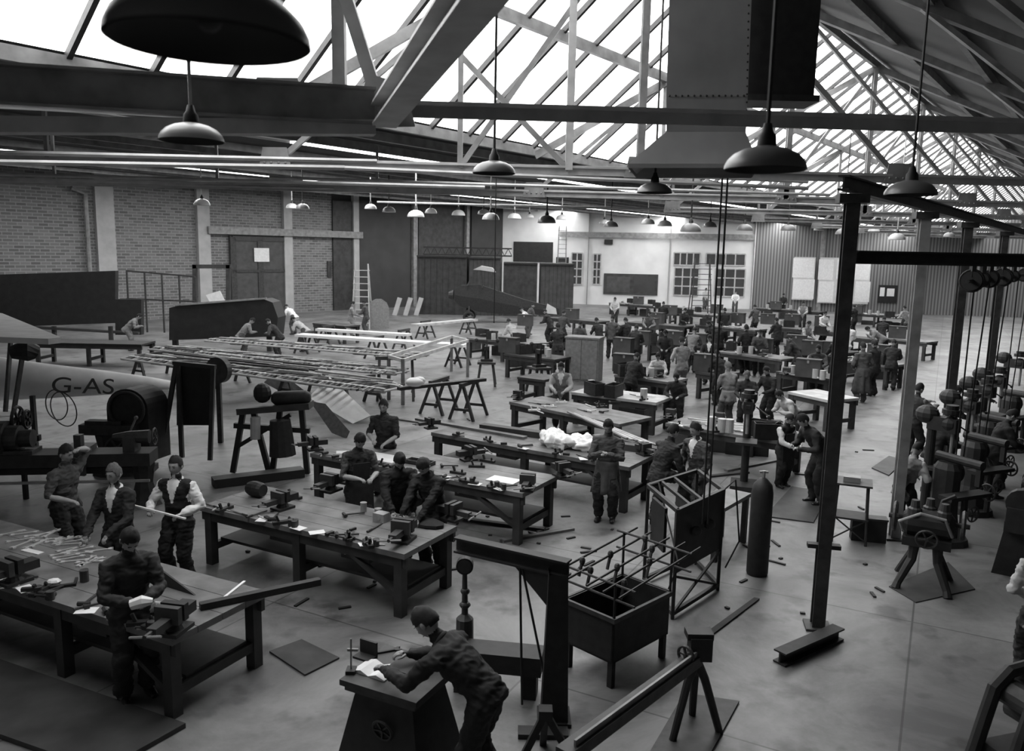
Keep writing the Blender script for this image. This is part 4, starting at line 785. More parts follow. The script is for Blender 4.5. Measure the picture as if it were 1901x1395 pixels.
for i,(x0,y0,x1,y1,m) in enumerate([(774,477,867,572,'wood_dark'),(871,480,930,566,'box_mid'),(935,490,998,562,'wood_dark'),(1004,492,1066,556,'box_mid')]):
    a,b_=R(x0,y0,56),R(x1,y0,56); b_.z=a.z; t=thing('storage_shed',['leftmost plank shed behind the aeroplane fuselage','pale-boarded shed directly behind the cabin','plank shed right of the cabin','rightmost low shed before the white wall'][i],'shed',V((a.x,56,0)))
    MB().ex([a,b_,V((b_.x,b_.y,0)),V((a.x,a.y,0))],(0,3,0)).build('body',m,t,w=True); g=MB()
    for k in range(9): q=a.lerp(b_,.02+.96*k/8); g.bar(q+V((0,-.05,0)),V((q.x,q.y-.05,0)),.06,.05,(0,1,0))
    g.build('battens','wood_dark',t,w=True); MB().bar(a+V((0,1.4,.05)),b_+V((0,1.4,.05)),3.2,.12).build('roof','wood_black',t,w=True)
t=thing('lattice_girder','dark lattice girder lying on the shed roofs','girder',R(865,476,56)); g=MB()
a,b_=R(786,474,56.5),R(950,484,56.5); a.z=b_.z=R(774,477,56).z+.17; h_=V((0,0,.5)); g.bar(a,b_,.1,.1); g.bar(a+h_,b_+h_,.1,.1)
for i in range(24): p,q=a.lerp(b_,i/24),a.lerp(b_,(i+1)/24); g.bar(p+(h_ if i%2 else h_*0),q+(h_*0 if i%2 else h_),.05,.05)
g.build('lattice','iron',t,w=True)
def ladder(px,pb,pt,Y,w,label,m='wood_pale'):
    t=thing('step_ladder',label,'ladder',V((R(px,pb,Y).x,Y,0)))
    top=R(px,pt,Y).z
    for q in (-1,1): MB().bar((q*w/2,-.5,0),(q*w*.35,0,top),.06,.09).build('rail',m,t); MB().bar((q*w/2,.6,0),(q*w*.35,.02,top),.06,.06).build('back_leg',m,t)
    n=int(top/.35)
    for i in range(1,n): f=i/n; MB().box(-w*.45,w*.45,-.5*(1-f)-.08,-.5*(1-f)+.08,top*f-.02,top*f+.02).build('step',m,t)
ladder(672,560,490,45,1.0,'pale wooden stepladder before the dark panelled wall')
ladder(1300,560,480,55,1.4,'tall platform ladder before the far windows','wood_dark'); ladder(1042,520,420,66,.8,'narrow ladder up to the white wall','steel')
# ---------------- machines
t=thing('long_lathe','long black lathe-like machine along the left edge behind the nearest bench','lathe',G(140,935),0)
A,B=G(-120,945,.0),G(290,935,.0); dx=(B-A).normalized(); fr=V((dx.y,-dx.x,0))
MB().bar(A+cz*.85,B+cz*.85,.5,.22).bar(A+cz*.62-fr*.1,B+cz*.62-fr*.1,.3,.1).build('bed','iron',t,w=True)
for f in (.2,.58,.95): p=A.lerp(B,f); MB().tube([p,p+cz*.1,p+cz*.4,p+cz*.75],[(.3,.24),(.24,.2),(.15,.15),(.2,.2)],8).build('pedestal','iron',t,w=True)
p=A.lerp(B,.4); MB().tube([p-dx*.4+cz*1.2,p-dx*.35+cz*1.2,p-dx*.2+cz*1.2,p-dx*.2+cz*1.2,p+dx*.0+cz*1.2,p+dx*.0+cz*1.2,p+dx*.2+cz*1.2],[.3,.3,.3,.22,.22,.15,.15],16).bar(p-dx*.45+cz*.95,p+dx*.25+cz*.95,.4,.14).build('headstock','iron_mid',t,w=True)
p=A.lerp(B,.9); MB().tube([p-dx*.3+cz*1.2,p-dx*.05+cz*1.2,p+dx*.3+cz*1.2],[.05,.1,.12],10).bar(p+cz*.95,p+cz*1.2,.2,.25,(0,1,0)).wheel(p+dx*.38+cz*1.2,dx,.14,.018).build('tailstock','iron_mid',t,w=True)
p=A.lerp(B,.66); MB().bar(p-dx*.2+cz*1.0,p+dx*.2+cz*1.0,.5,.1).bar(p+fr*.25+cz*.6,p+fr*.25+cz*1.0,.35,.06,(0,1,0)).wheel(p+fr*.36+cz*.8,fr,.14,.016).bar(p+cz*1.05,p+cz*1.25,.12,.12,(0,1,0)).build('carriage','iron_mid',t,w=True)
MB().wheel(A.lerp(B,.24)+fr*.1+cz*1.1,dx,.3,.04).wheel(A.lerp(B,.27)+fr*.15+cz*.75,dx,.2,.03).build('gear_train','iron',t,w=True)
MB().bar(A+fr*.3+cz*.5,B+fr*.3+cz*.5,.04,.04).build('lead_screw','steel',t,w=True)
p=A.lerp(B,.35)-fr*.45; MB().tube([p,p+cz*1.5],.05,8).wheel(p+cz*1.45+fr*.1,dx,.22,.03).wheel(p+cz*1.45+fr*.1+dx*.15,dx,.15,.03).bar(p+cz*1.1-dx*.3,p+cz*1.1+dx*.3,.1,.1).build('countershaft_stand','iron',t,w=True)
t=thing('shaping_machine','squat black machine with levers below the arched drum guard','machine',G(215,880)); p=G(215,880)
MB().tube([p,p+cz*.15,p+cz*.5,p+cz*.8],[(.45,.3),(.4,.28),(.3,.22),(.36,.25)],10).build('pedestal','iron',t,w=True); MB().bar(p+V((-.6,0,.9)),p+V((.5,0,.9)),.3,.2).bar(p+V((-.5,0,1.02)),p+V((.2,0,1.02)),.2,.1).build('ram','iron_mid',t,w=True); MB().wheel(p+V((.2,-.32,.6)),(0,1,0),.2,.025).build('handwheel','iron_mid',t,w=True); MB().bar(p+V((.35,-.25,.7)),p+V((.6,-.3,1.2)),.03,.03).ell(p+V((.6,-.3,1.2)),(.04,.04,.04)).build('lever','steel',t,w=True)
t=thing('belt_guard','black arched drum guard in front of the aeroplane tail','guard',V((R(236,790,15.6).x,15.6,0)))
a=R(236,760,15.4); prof=[a+V((.4*cos(x),0,.4*sin(x))) for x in [i*pi/12 for i in range(13)]]
MB().ex(prof+[V((a.x-.4,a.y,.25)),V((a.x+.4,a.y,.25))],(.15,.6,0)).build('hood','iron',t,w=True); MB().ring(a+V((0,-.03,0)),(0,1,0),.34,.03,24,6).build('rim','iron_mid',t,w=True); MB().bar(V((a.x,a.y+.2,.0)),V((a.x,a.y+.2,.3)),.6,.4,(0,1,0)).build('base','iron',t,w=True)
t=thing('board_stand','upright black board on splayed wooden legs behind the waistcoated boy','stand',G(355,852))
Y=16.2; MB().ex([R(328,676,Y),R(394,684,Y),R(394,790,Y),R(328,790,Y)],(0,.06,0)).build('board','wood_black',t,w=True)
for a,b_ in (((328,672),(304,815)),((396,680),(390,855)),((330,672),(338,850)),((322,674),(400,682))): MB().bar(R(*a,Y-.05),R(*b_,Y-.3),.08,.08,(0,1,0)).build('leg','wood_dark',t,w=True)
t=thing('disc_guard','dark round disc standing by the board stand','disc',V((R(402,690,18).x,18,0))); c=R(402,688,18); MB().cyl(c,c+V((.05,.15,0)),.3,24).build('disc','iron_mid',t,w=True); MB().bar(V((c.x,c.y+.1,0)),c+V((0,.1,0)),.1,.1,(0,1,0)).build('post','iron_mid',t,w=True)
t=thing('drum_test_stand','dark timber engine stand carrying a horizontal drum, left of centre','stand',G(500,875))
Y=15.6
for a,b_ in (((452,762),(432,862)),((470,762),(500,868)),((560,760),(570,850)),((520,762),(505,850))): MB().bar(R(*a,Y),V((R(*b_,Y).x,R(*b_,Y).y,0.02)),.1,.1,(0,1,0)).build('leg','wood_black',t,w=True)
MB().bar(R(435,790,Y),R(575,800,Y),.1,.1).bar(R(440,830,Y),R(540,770,Y),.08,.08).build('brace','wood_black',t,w=True)
MB().bar(R(445,762,Y),R(578,752,Y),.4,.12).build('table','wood_dark',t,w=True); MB().tube([R(505,740,Y),R(512,740,Y),R(568,738,Y),R(576,738,Y)],[.08,.14,.14,.08],14).build('drum','iron',t,w=True,smooth=True)
MB().ell(R(487,730,Y),(.18,.18,.2),10,7).build('motor','iron',t,w=True); MB().tube([R(520,780,Y-.2),R(525,845,Y-.2)],[.2,.26],12).build('bucket','iron',t,w=True); MB().tube([R(474,775,Y-.2),R(474,815,Y-.2)],.1,10).build('flask','steel_pale',t,w=True)
o=MB().bar(G(395,896,.09),G(562,876,.09),.3,.16).build('base_beam','wood_black'); tag(o,'dark timber base beam on the floor below the drum stand','beam')
def fly_press(px,py,label,h=1.1,rz=0):
    t=thing('fly_press',label,'press',G(px,py),rz)
    for x in (-1,1):
        for y in (-1,1): MB().bar((x*.3,y*.3,0),(x*.2,y*.2,.75),.07,.07).build('leg','wood_dark',t)
    MB().box(-.3,.3,-.3,.3,.75,.82).build('table','wood_dark',t); MB().box(-.2,.2,-.12,.12,.82,.9).box(-.08,.08,.02,.14,.9,h+.3).box(-.08,.08,-.14,.14,h+.25,h+.38).build('frame','iron',t); sw=MB().cyl((0,-.08,.95),(0,-.08,h+.6),.03,8).bar((-.35,-.08,h+.58),(.35,-.08,h+.58),.03,.03).build('screw','iron_mid',t)
    for q in (-1,1): MB().ell((q*.35,-.08,h+.58),(.07,.07,.07),8,6).build('weight_ball','iron',sw)
fly_press(903,716,'fly press on a splayed wooden stand by the centre aisle',.95); fly_press(1000,728,'dark fly press left of the boy in light shirt',1.0,.5)
def drill(p,rz,label,H=1.9):
    t=thing('drilling_machine',label,'drilling machine',p,rz,'pillar drilling machines')
    MB().box(-.25,.25,-.35,.3,0,.1).build('base','iron',t); MB().cyl((0,.1,.1),(0,.1,H),.075,14).build('pillar','iron',t)
    MB().box(-.2,.2,-.4,.05,H*.5,H*.5+.05).cyl((0,-.2,H*.5-.15),(0,-.2,H*.5),.05).build('table','iron',t)
    hd=MB().box(-.09,.09,-.33,.15,H-.33,H-.1).ell((0,.2,H-.1),(.16,.2,.16)).ell((0,-.2,H-.2),(.13,.15,.14)).build('head','iron',t); MB().cyl((0,-.25,H*.5+.2),(0,-.25,H-.3),.03,8).build('spindle','steel',hd)
    MB().tube([(0,-.2,H-.02),(0,-.2,H+.05),(0,-.2,H+.05),(0,-.2,H+.12)],[.15,.15,.1,.1],14).build('cone_pulley','iron',t); MB().bar((.14,-.2,H-.2),(.38,-.3,H-.35),.02,.02).ell((.38,-.3,H-.35),(.03,.03,.03)).build('feed_lever','iron_mid',hd)
drill(G(1380,905),-.3,'black pillar drilling machine beside the two talking men',1.85)
for i,(n,l) in enumerate(((1.27,'behind the second column'),(1.8,'between second and third columns'),(2.35,'past the third column'),(2.8,'farther down the machine row'),(3.8,'farthest of the belt row'))): drill(sp(n,.3,0),.6,'black pillar drilling machine '+l,2.0)
def lathe(p,rz,label):
    t=thing('lathe',label,'lathe',p,rz,'belt-driven lathes')
    for x in (-.7,.7): MB().ex([(x-.12,-.28,0),(x-.12,.28,0),(x-.12,.18,.7),(x-.12,-.18,.7)],(.24,0,0)).build('leg','iron',t)
    MB().box(-1,1,-.18,.18,.7,.85).build('bed','iron',t); MB().box(-1,-.4,-.17,.17,.85,1.05).build('headstock','iron',t); MB().tube([(-.95,0,1.12),(-.8,0,1.12),(-.8,0,1.12),(-.6,0,1.12),(-.6,0,1.12),(-.45,0,1.12)],[.2,.2,.15,.15,.1,.1],16).build('cone_pulley','iron',t)
    MB().cyl((-.4,0,1.08),(-.3,0,1.08),.13,14).build('chuck','iron_mid',t); MB().tube([(.55,0,1.08),(.6,0,1.08),(.85,0,1.08)],[.06,.1,.1],10).box(.6,.8,-.1,.1,.85,1.05).cyl((.3,0,1.08),(.55,0,1.08),.03).wheel((.92,0,1.08),(1,0,0),.1,.012).build('tailstock','iron',t); cg=MB().box(-.1,.25,-.3,.2,.85,.95).box(0,.12,-.1,.05,.95,1.1).build('carriage','iron',t); MB().wheel((.08,-.34,.75),(0,1,0),.11,.015).build('handwheel','steel',cg)
for n,off,l in ((1.05,1.7,'nearest belt-driven lathe at the right edge'),(1.55,1.8,'belt-driven lathe behind the stooping machinist'),(2.05,1.8,'belt-driven lathe under the third pulley'),(2.6,1.8,'belt-driven lathe deeper in the machine row'),(3.15,1.8,'belt-driven lathe near the farthest column'),(3.75,1.8,'farthest belt-driven lathe under the shaft')): lathe(sp(n,off,0),.95,l)
def stand_machine(p,rz,label):
    t=thing('milling_machine',label,'milling machine',p,rz,'milling machines')
    MB().tube([(0,0,0),(0,0,.1),(0,0,.12),(0,0,.5),(0,0,1.2),(0,0,1.3)],[(.38,.42),(.36,.4),(.24,.28),(.17,.22),(.17,.22),(.12,.16)],12).build('column_body','iron',t); MB().box(-.45,.45,-.48,-.24,.82,.88).tube([(0,-.36,.1),(0,-.36,.82)],.05,8).build('table','iron',t); MB().tube([(0,.2,1.38),(0,-.6,1.38)],.07,10).bar((0,-.55,1.05),(0,-.55,1.4),.06,.08).build('overarm','iron',t)
    MB().wheel((.5,-.36,.85),(1,0,0),.13,.016).build('handwheel','iron_mid',t); MB().wheel((0,-.52,.6),(0,1,0),.12,.014).build('handwheel','iron_mid',t); MB().tube([(.2,.1,1.1),(.28,.1,1.1),(.28,.1,1.1),(.36,.1,1.1)],[.2,.2,.14,.14],14).build('step_pulley','iron',t)
for n,off,l in ((1.1,.6,'nearest milling machine behind the second column'),(1.6,.7,'milling machine between the second and third column'),(2.15,.65,'milling machine beyond the third column'),(3.1,.65,'milling machine deep in the machine row')): stand_machine(sp(n,off,0),.4,'black '+l)
t=thing('engine_stand','black engine-like machine with wheels on splayed feet in front of the second column','engine',G(1712,1085),-.5)
for x in (-1,1):
    for y in (-1,1): MB().tube([(x*.32,y*.36,0),(x*.3,y*.32,.08),(x*.16,y*.18,.4),(x*.14,y*.15,.65)],[.06,.05,.06,.07],8).build('leg','iron',t)
MB().box(-.3,.3,-.24,.24,.6,.72).tube([(-.32,0,.88),(-.25,0,.88),(.25,0,.88),(.32,0,.88)],[.12,.2,.2,.12],14).build('body','iron',t)
for x,y in ((-.18,-.1),(0,.08),(.18,-.1)): MB().tube([(x,y,1.0),(x,y,1.1),(x,y,1.12),(x,y,1.22)],[.09,.09,.06,.05],10).build('cylinder_head','iron_mid',t)
for x in (-.42,.42): MB().wheel((x,0,.92),(1,0,0),.19,.028,5).build('flywheel','iron_mid',t)
MB().tube([(-.3,-.2,.8),(-.35,-.32,.95),(-.1,-.34,1.1),(.2,-.3,1.05),(.3,-.2,.8)],.022,7).build('pipe','steel',t); MB().wheel((0,-.32,.75),(0,1,.2),.13,.016).build('handwheel','iron_mid',t); MB().cyl((-.5,0,.92),(.5,0,.92),.035,8).build('spindle','iron',t); MB().tube([(.1,.2,.9),(.15,.3,1.15),(.3,.3,1.25)],.03,7).build('exhaust','iron',t)
t=thing('gas_cylinder','tall black gas cylinder standing beside the equipment rack','gas cylinder',G(1405,1066)); MB().lathe([(0,0),(.14,0),(.15,.03),(.15,1.2),(.13,1.32),(.06,1.4),(.035,1.42),(0,1.42)],n=22).build('body','iron',t,smooth=True); MB().cyl((0,0,1.4),(0,0,1.52),.025,8).bar((-.06,0,1.5),(.06,0,1.5),.03,.03).build('valve','brass',t)
t=thing('stand_table','tall thin-legged open stand in the aisle left of the second column','stand',G(1575,1003),-.4)
for x in (-1,1):
    for y in (-1,1): MB().cyl((x*.25,y*.2,0),(x*.22,y*.18,.95),.022,6).build('leg','iron',t)
MB().box(-.28,.28,-.24,.24,.95,.98).build('top','iron_mid',t); MB().box(-.26,.26,-.22,.22,.4,.43).build('shelf','iron',t); MB().box(-.15,.1,-.1,.1,.98,1.06).build('tray','steel',t); MB().bar((-.25,-.2,.06),(.22,-.18,.4),.02,.02).bar((.25,-.2,.06),(-.22,-.18,.4),.02,.02).build('cross_brace','iron',t)
t=thing('black_case','flat black case standing on the floor beside the thin-legged stand','case',G(1610,1003),-.25); MB().box(-.26,.26,-.1,.1,0,.36).build('body','wood_black',t); MB().box(-.27,.27,-.11,.11,.36,.39).build('lid','iron_mid',t)
tag(MB().hbeam(G(1447,1222,.08),G(1556,1174,.08),.16,.13).build('steel_beam','iron'),'short dark steel beam lying at the foot of the nearest column','beam')
def flat(n,l,c,m,pts,h=.02):
    q=[G(*p,0.002) for p in pts]; tag(MB().ex(q,(0,0,h)).build(n,m),l,c)
flat('floor_board','dark wooden platform on the floor under the man at the nearest bench','floor board','wood_dark',[(-120,1190),(345,1352),(190,1440),(-120,1330)],.05)
flat('floor_board','thin dark plate on the floor right of the nearest bench','floor board','wood_dark',[(500,1212),(566,1256),(630,1224),(560,1190)])
flat('floor_board','worn wooden floor boards beside the standing pair in the aisle','floor board','wood_dark',[(1420,960),(1470,905),(1540,915),(1510,972)])
flat('floor_board','dark rubber mat under the engine-like machine','mat','wood_dark',[(1650,1090),(1700,1120),(1810,1095),(1760,1045)],.012)
flat('drip_tray','flat dark tray on the floor under the bar stand','tray','iron_mid',[(1200,1410),(1270,1290),(1372,1305),(1320,1400)],.02)
flat('steel_strip','long thin strip on the floor behind the bar stand','strip','iron',[(1290,1192),(1400,1112),(1410,1114),(1300,1198)])
flat('floor_board','dark pale-edged board in the aisle left of the second column','floor board','wood_dark',[(1618,870),(1650,848),(1680,856),(1650,884)])
for i in range(60): 
    x,y=([(910,995),(690,1090),(780,1140),(1490,1140),(600,1050),(870,780),(955,800),(1380,1080),(1440,1010),(1000,1010),(1060,1000),(930,1010),(460,1025),(640,1130),(700,1075),(1590,840),(1510,830),(880,850),(905,960),(1050,960),(560,1120),(1350,1130)]+[(random.uniform(560,1150),random.uniform(950,1060)) for _ in range(24)]+[(random.uniform(1380,1640),random.uniform(800,1150)) for _ in range(14)])[i]
    small('floor_scrap','small dark scrap lying on the open floor near the benches','scrap','iron',x,y,bar_(.06+.1*(i%3),.04,.02),i*1.,h=0,grp='floor scraps')
for i,(x,y,L,r) in enumerate(((790,965,1.2,-.4),(930,975,1.5,-.3),(1000,995,1.3,.5),(870,800,1.6,.4),(740,780,1.5,-.5),(1330,885,1.6,.4),(1400,865,1.8,.6))):
    small('loose_timber','%s loose timber length lying on the floor below the benches, from the left'%ORD[i],'timber','wood_dark' if i%2 else 'wood',x,y,bar_(L,.1,.04),r,h=0)
# surface table
A,B=G(630,1262,.95),G(772,1306,.95); L=(B-A).length; t=thing('surface_table','cast iron surface table with flared pedestal at bottom centre','surface table',V((A.x,A.y,0)),math.atan2(B.y-A.y,B.x-A.x))
w=.68; MB().box(0,L,0,w,.9,.95).box(.03,L-.03,.03,w-.03,.85,.9).build('plate','iron_mid',t)
def frus(x0,x1,y0,y1,X0,X1,Y0,Y1,z0,z1): return loft([[V((X0,Y0,z0)),V((X1,Y0,z0)),V((X1,Y1,z0)),V((X0,Y1,z0))],[V((x0,y0,z1)),V((x1,y0,z1)),V((x1,y1,z1)),V((x0,y1,z1))]])
pd=frus(.1,L-.1,.1,w-.1,-.08,L+.08,-.05,w+.05,0,.86).build('pedestal','iron',t)
MB().wheel((L*.55,.02,.6),(0,1,.2),.09,.012).build('cast_boss','iron_mid',pd)
t2=thing('open_book','open book with white pages on the surface table','book',G(698,1246,.952),rb)
for q in (-1,1): MB().ex([(0,-.11,.004),(q*.08,-.11,.035),(q*.17,-.11,.01),(q*.17,-.11,.0),(0,-.11,0)],(0,.22,0)).build('page_block','paper',t2)
t=thing('height_gauge','slender height gauge standing on the surface table','gauge',G(652,1248,.95),0); MB().box(-.04,.04,-.05,.05,0,.03).build('base','iron',t); MB().cyl((0,0,.03),(0,0,.3),.008,6).bar((-.03,0,.2),(.06,0,.2),.02,.02).build('pillar','steel',t)
small('angle_plate','dark angle plate at the back of the surface table','angle plate','iron',678,1222,MB().box(-.09,.09,-.06,.06,0,.02).box(-.09,.09,.04,.06,0,.14),rb,.95)
small('steel_block','flat black block under the bending man','block','iron',760,1246,bar_(.3,.25,.05),rb,.95)
small('spanner','dark spanner on the back edge of the surface table','spanner','iron',712,1212,spanner(),rb+.9,.95)
# crane
base=G(1028,1335); top=R(1042,1062,base.y); t=thing('hand_crane','dark steel pillar crane with horizontal jib and tie rod beside the bending man','crane',base)
zt=top.z; e=G(848,1018,zt-.02); p=V((base.x,base.y,0))
frus(-.09,.09,-.09,.09,-.13,.13,-.13,.13,0,zt).build('post','iron',t)
MB().hbeam(p+V((.1,0,zt+.03)),V((e.x,e.y,zt+.03)),.12,.14).build('jib','iron',t,w=True)
d_=(e-p); d_.z=0; d_.normalize(); MB().ex([p+d_*.08+V((0,0,zt-.04)),p+d_*.5+V((0,0,zt-.04)),p+d_*.08+V((0,0,zt-.4))],(0.02,.03,0)).build('gusset_plate','iron',t,w=True)
MB().cyl(p+d_*.42+V((0,0,zt-.03)),p+d_*.36+V((0,0,.03)),.012,6).build('tie_rod','iron',t,w=True); MB().cyl(p+d_*.4+V((0,0,zt-.03)),p+d_*.1+V((0,0,.35)),.012,6).build('tie_rod','iron',t,w=True)
MB().box(-.35,.12,-.35,-.2,0,.05).box(-.16,.16,-.16,.16,0,.04).build('foot','iron',t)
o=MB().box(-.5,.45,-.15,.15,.28,.48).box(-.45,-.3,-.1,.1,0,.28).box(.25,.4,-.1,.1,0,.28).build('trough','iron',loc=G(925,1285),rz=-.15); tag(o,'dark low trough on feet behind the bending man','trough')
t=thing('dial_stand','round dial gauge on a short column behind the bending man','gauge',V((R(862,1050,8.0).x,8.0,0))); c=R(863,1050,8.); MB().cyl(c+V((0,-.04,0)),c+V((0,.04,0)),.09,20).build('dial_case','iron',t,w=True); MB().cyl(c+V((0,-.045,0)),c+V((0,-.04,0)),.07,20).build('dial_face','iron_mid',t,w=True)
b0=R(863,1140,8.); MB().tube([V((b0.x,8,0)),V((b0.x,8,b0.z-.05)),V((b0.x,8,b0.z)),c-V((0,0,.08))],[.1,.09,.035,.025],12).ell((b0.x,8,b0.z+.1),(.06,.06,.04)).ell((b0.x,8,b0.z+.25),(.05,.05,.04)).build('column','iron_mid',t,w=True)
# tank and rig
A,B=G(1050,1112,.78),G(1140,1150,.78); L=(B-A).length; ra=math.atan2(B.y-A.y,B.x-A.x); t=thing('quench_tank','open black steel tank on legs right of the crane','tank',V((A.x,A.y,0)),ra); w=1.0
MB().box(0,L,0,.02,.28,.78).box(0,L,w-.02,w,.28,.78).box(0,.02,0,w,.28,.78).box(L-.02,L,0,w,.28,.78).box(0,L,0,w,.28,.3).build('tank_body','iron',t); MB().box(-.03,L+.03,-.03,.0,.74,.79).box(L,L+.03,0,w,.74,.79).box(-.03,0,0,w,.74,.79).box(0,L,w,w+.03,.74,.79).build('rim','iron_mid',t)
for x in (.04,L-.04):
    for y in (.04,w-.04): MB().box(x-.03,x+.03,y-.03,y+.03,0,.3).build('leg','iron',t)
t=thing('pipe_rig','spidery tubular rig of thin rods and clamps mounted on the black tank','rig',V((A.x,A.y,.79)),ra)
y0,y1,X0,X1=.0,1.15,.0,L
for x in (X0,X1):
    for y in (y0,1.0): MB().cyl((x,y,0),(x,y,.5 if y else .36),.016,6).build('post','iron',t)
for z in (.2,.36): MB().cyl((X0-.1,y0,z),(X1+.25,y0,z),.013,6).build('rail','iron',t)
for z in (.3,.5): MB().cyl((X0-.1,1.0,z),(X1+.25,1.0,z),.013,6).build('rail','iron',t)
for x in (X0,X0+.2,X0+.45,X1,X1+.2): MB().cyl((x,y0-.2,.34),(x,y1+.1,.5),.013,6).build('cross_rod','iron',t)
for i,(x,y,z) in enumerate(((.05,.2,.38),(.2,.5,.42),(.45,.3,.4),(.65,.6,.44),(.3,1.0,.5),(.5,.85,.48),(.7,.1,.36),(.25,.1,.36))): MB().ell((x,y,z),(.035,.035,.05),7,5).bar((x,y,z),(x,y-.05,z-.16),.025,.025).build('clamp','iron_mid',t)
t=thing('equipment_rack','open steel angle rack with upright black panels left of the gas cylinder','rack',G(1275,1110)); a,b_,c,d_=[G(*q) for q in ((1195,1085),(1248,1150),(1332,1096),(1285,1045))]
for q in (a,b_,c,d_): MB().bar(q,q+V((0,0,1.42)),.04,.04,(0,1,0)).build('leg','iron',t,w=True)
z1=V((0,0,1.4)); z2=V((0,0,.08))
for zz,nm in ((z1,'top_rails'),(z2,'base_rails')):
    g=MB()
    for p,q in ((a,b_),(b_,c),(c,d_),(d_,a)): g.bar(p+zz,q+zz,.05,.05)
    g.build(nm,'iron',t,w=True)
MB().bar(b_+z2,c+z1*.4,.03,.03).bar(c+z2,b_+z1*.4,.03,.03).build('cross_brace','iron',t,w=True)
MB().ex([b_+z1*.42,c+z1*.42,c+z1*1.0,b_+z1*1.0],(-.02,.05,0)).build('panel','iron',t,w=True)
e1,e2=a.lerp(b_,.15),a.lerp(b_,.6); MB().ex([e1+z1*.5,e2+z1*.5,e2+z1*.92,e1+z1*.92],(.04,.02,0)).build('panel','iron',t,w=True)
e1,e2=a.lerp(d_,.5)+(b_-a)*.1,b_.lerp(c,.5)-(b_-a)*.1; MB().ex([e1+z1*.35,e2+z1*.35,e2+z1*.85,e1+z1*.85],(.03,.0,0)).build('panel','iron_mid',t,w=True)
for f in (.25,.5): MB().bar(a.lerp(d_,f)+z1,b_.lerp(c,f)+z1,.04,.04).build('cross_rail','iron',t,w=True)
for f in (.35,.65): p=b_.lerp(c,f); MB().ell(p+V((.03,-.04,1.05)),(.07,.03,.07)).build('dial','iron_mid',t,w=True)
MB().tube([a+z1,a+z1+V((.1,-.2,.1)),b_+V((0,-.2,.8)),b_+V((-.1,-.1,.4))],.012,6).build('hose','rubber',t,w=True); MB().tube([c+z1,c+z1+V((.15,.0,.15)),c+V((.25,0,.7)),c+V((.1,.05,.3))],.012,6).build('hose','rubber',t,w=True)
A,B=G(1335,950,.8),G(1388,920,.8); t=thing('workbench','narrow pale bench end behind the equipment rack','workbench',V((A.x,A.y,0)),math.atan2(B.y-A.y,B.x-A.x)); MB().box(0,1.2,0,.5,.74,.8).build('bench_top','wood',t)
for x in (.06,1.14):
    for y in (.06,.44): MB().box(x-.04,x+.04,y-.04,y+.04,0,.74).build('leg','wood_dark',t)
for i,x in enumerate((1350,1340)):
    a=R(x,345,9.6); b_=R(x-32,905,9.6); a.z=max(a.z,5.4); o=MB().tube([a,b_,V((b_.x,b_.y,1.2))],.012,6).build('hanging_cable','rubber'); tag(o,['right-hand hanging cable running down to the equipment rack','left-hand hanging cable beside its twin above the rack'][i],'cable')
tag(MB().tube([R(921,330,12),R(917,600,12)],.008,5).build('electric_cable','rubber'),'thin cord hanging straight down left of centre','cable')
# bar stand
A,B=G(1045,1405,.8),G(1292,1222,.8); t=thing('bar_feed_stand','long steel channel running from the bottom edge up to a clamp on splayed legs','bar stand',V((B.x,B.y,0)))
MB().bar(A,B,.14,.1).build('channel','iron_mid',t,w=True); MB().bar(A+V((.09,.05,.05)),B+V((.09,.05,.05)),.02,.1).build('flange','steel',t,w=True)
for q in ((1248,1378),(1336,1362),(1285,1330)): MB().tube([B+V((0,0,-.02)),B.lerp(G(*q),.35)+V((0,0,.06)),G(*q)],[.05,.04,.035],8).build('leg','iron',t,w=True)
MB().bar(B+V((.03,0,0)),B+V((.03,0,.22)),.2,.16,(0,1,0)).box(B.x-.1,B.x+.14,B.y-.06,B.y+.1,B.z+.2,B.z+.26).build('clamp','iron',t,w=True); MB().wheel(B+V((-.12,-.1,.08)),(1,1,0),.08,.015).build('handwheel','iron_mid',t,w=True)
p=G(1010,1420); t=thing('support_foot','dark splayed foot of the steel channel at the bottom edge','support',p)
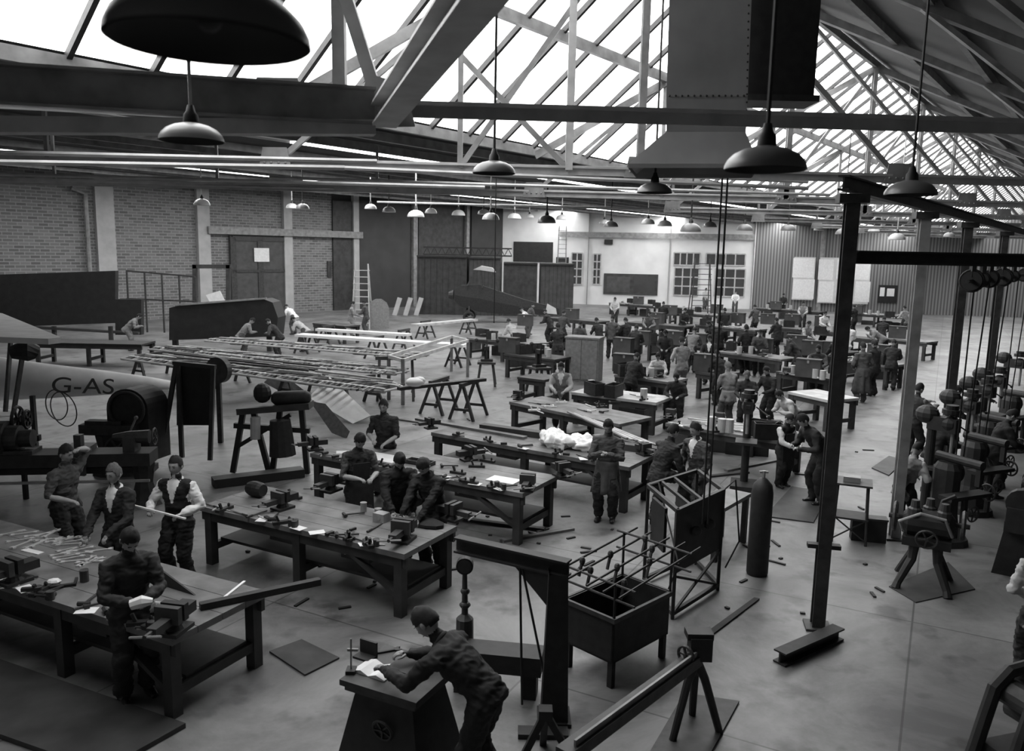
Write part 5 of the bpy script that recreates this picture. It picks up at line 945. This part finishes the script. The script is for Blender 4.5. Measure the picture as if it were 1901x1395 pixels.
for dx_,dy in ((-.25,-.1),(.25,.1),(0,.3)): MB().bar(p+V((0,0,.5)),p+V((dx_,dy,0)),.06,.05,(0,1,0)).build('leg','iron',t,w=True)
MB().box(-.06,.06,-.06,.06,.46,.54).build('head','iron',t)
t=thing('bending_machine','black arched machine frame cut off at the bottom right corner','machine',G(1885,1462),.3)
for y in (-.18,.18):
    MB().tube([(-.4,y,0),(-.3,y,.3),(-.22,y,.6),(-.15,y,.85),(0,y,.98),(.2,y,1.0),(.35,y,.85),(.4,y,.4),(.45,y,0)],[(.06,.06)]*9,8).build('side_frame','iron',t)
MB().cyl((0,-.25,.8),(0,.25,.8),.12,16).build('roller','iron_mid',t); MB().cyl((.15,-.25,.6),(.15,.25,.6),.1,16).build('roller','iron_mid',t); MB().box(-.25,.35,-.18,.18,.25,.38).build('bed','iron',t); MB().wheel((-.1,-.3,.85),(0,1,0),.16,.02).build('handwheel','iron',t)
def held(po,off): return Matrix.Translation(po.location)@Matrix.Rotation(po.rotation_euler.z,4,'Z')@(V(off)*po.scale.x)
p=held(PO[(240,978)],(.02,.46,1.13)); tag(MB().tube([p+V((-.08,-.05,0)),p+V((.02,-.03,.03)),p+V((.1,0,.02))],[.05,.06,.03],8).build('bright_part','fabric_white'),'bright curved metal part held by the man in dark jacket','metal part')
po=PO[(325,848)]; tag(MB().bar(held(po,(-.3,.34,1.05)),held(po,(.35,.4,1.2)),.025,.02).build('metal_strip','paper'),'pale strip held by the waistcoated boy','strip')
for t,xx,s_ in ((B3,.7,'54'),(B2,.35,'28')):
    L=max(v.co.x for v in t.children[0].data.vertices)
    text(s_,.09,Matrix.Translation((L*xx+.22,.095,.66))@Matrix.Rotation(pi/2,4,'X'),'paper',t,'bench_number')
# ---------------- light
w=bpy.data.worlds.new('world'); S.world=w; w.use_nodes=True; w.node_tree.nodes['Background'].inputs[0].default_value=(.9,.9,.9,1); w.node_tree.nodes['Background'].inputs[1].default_value=.2
S.view_settings.view_transform='Standard'; S.view_settings.look='None'
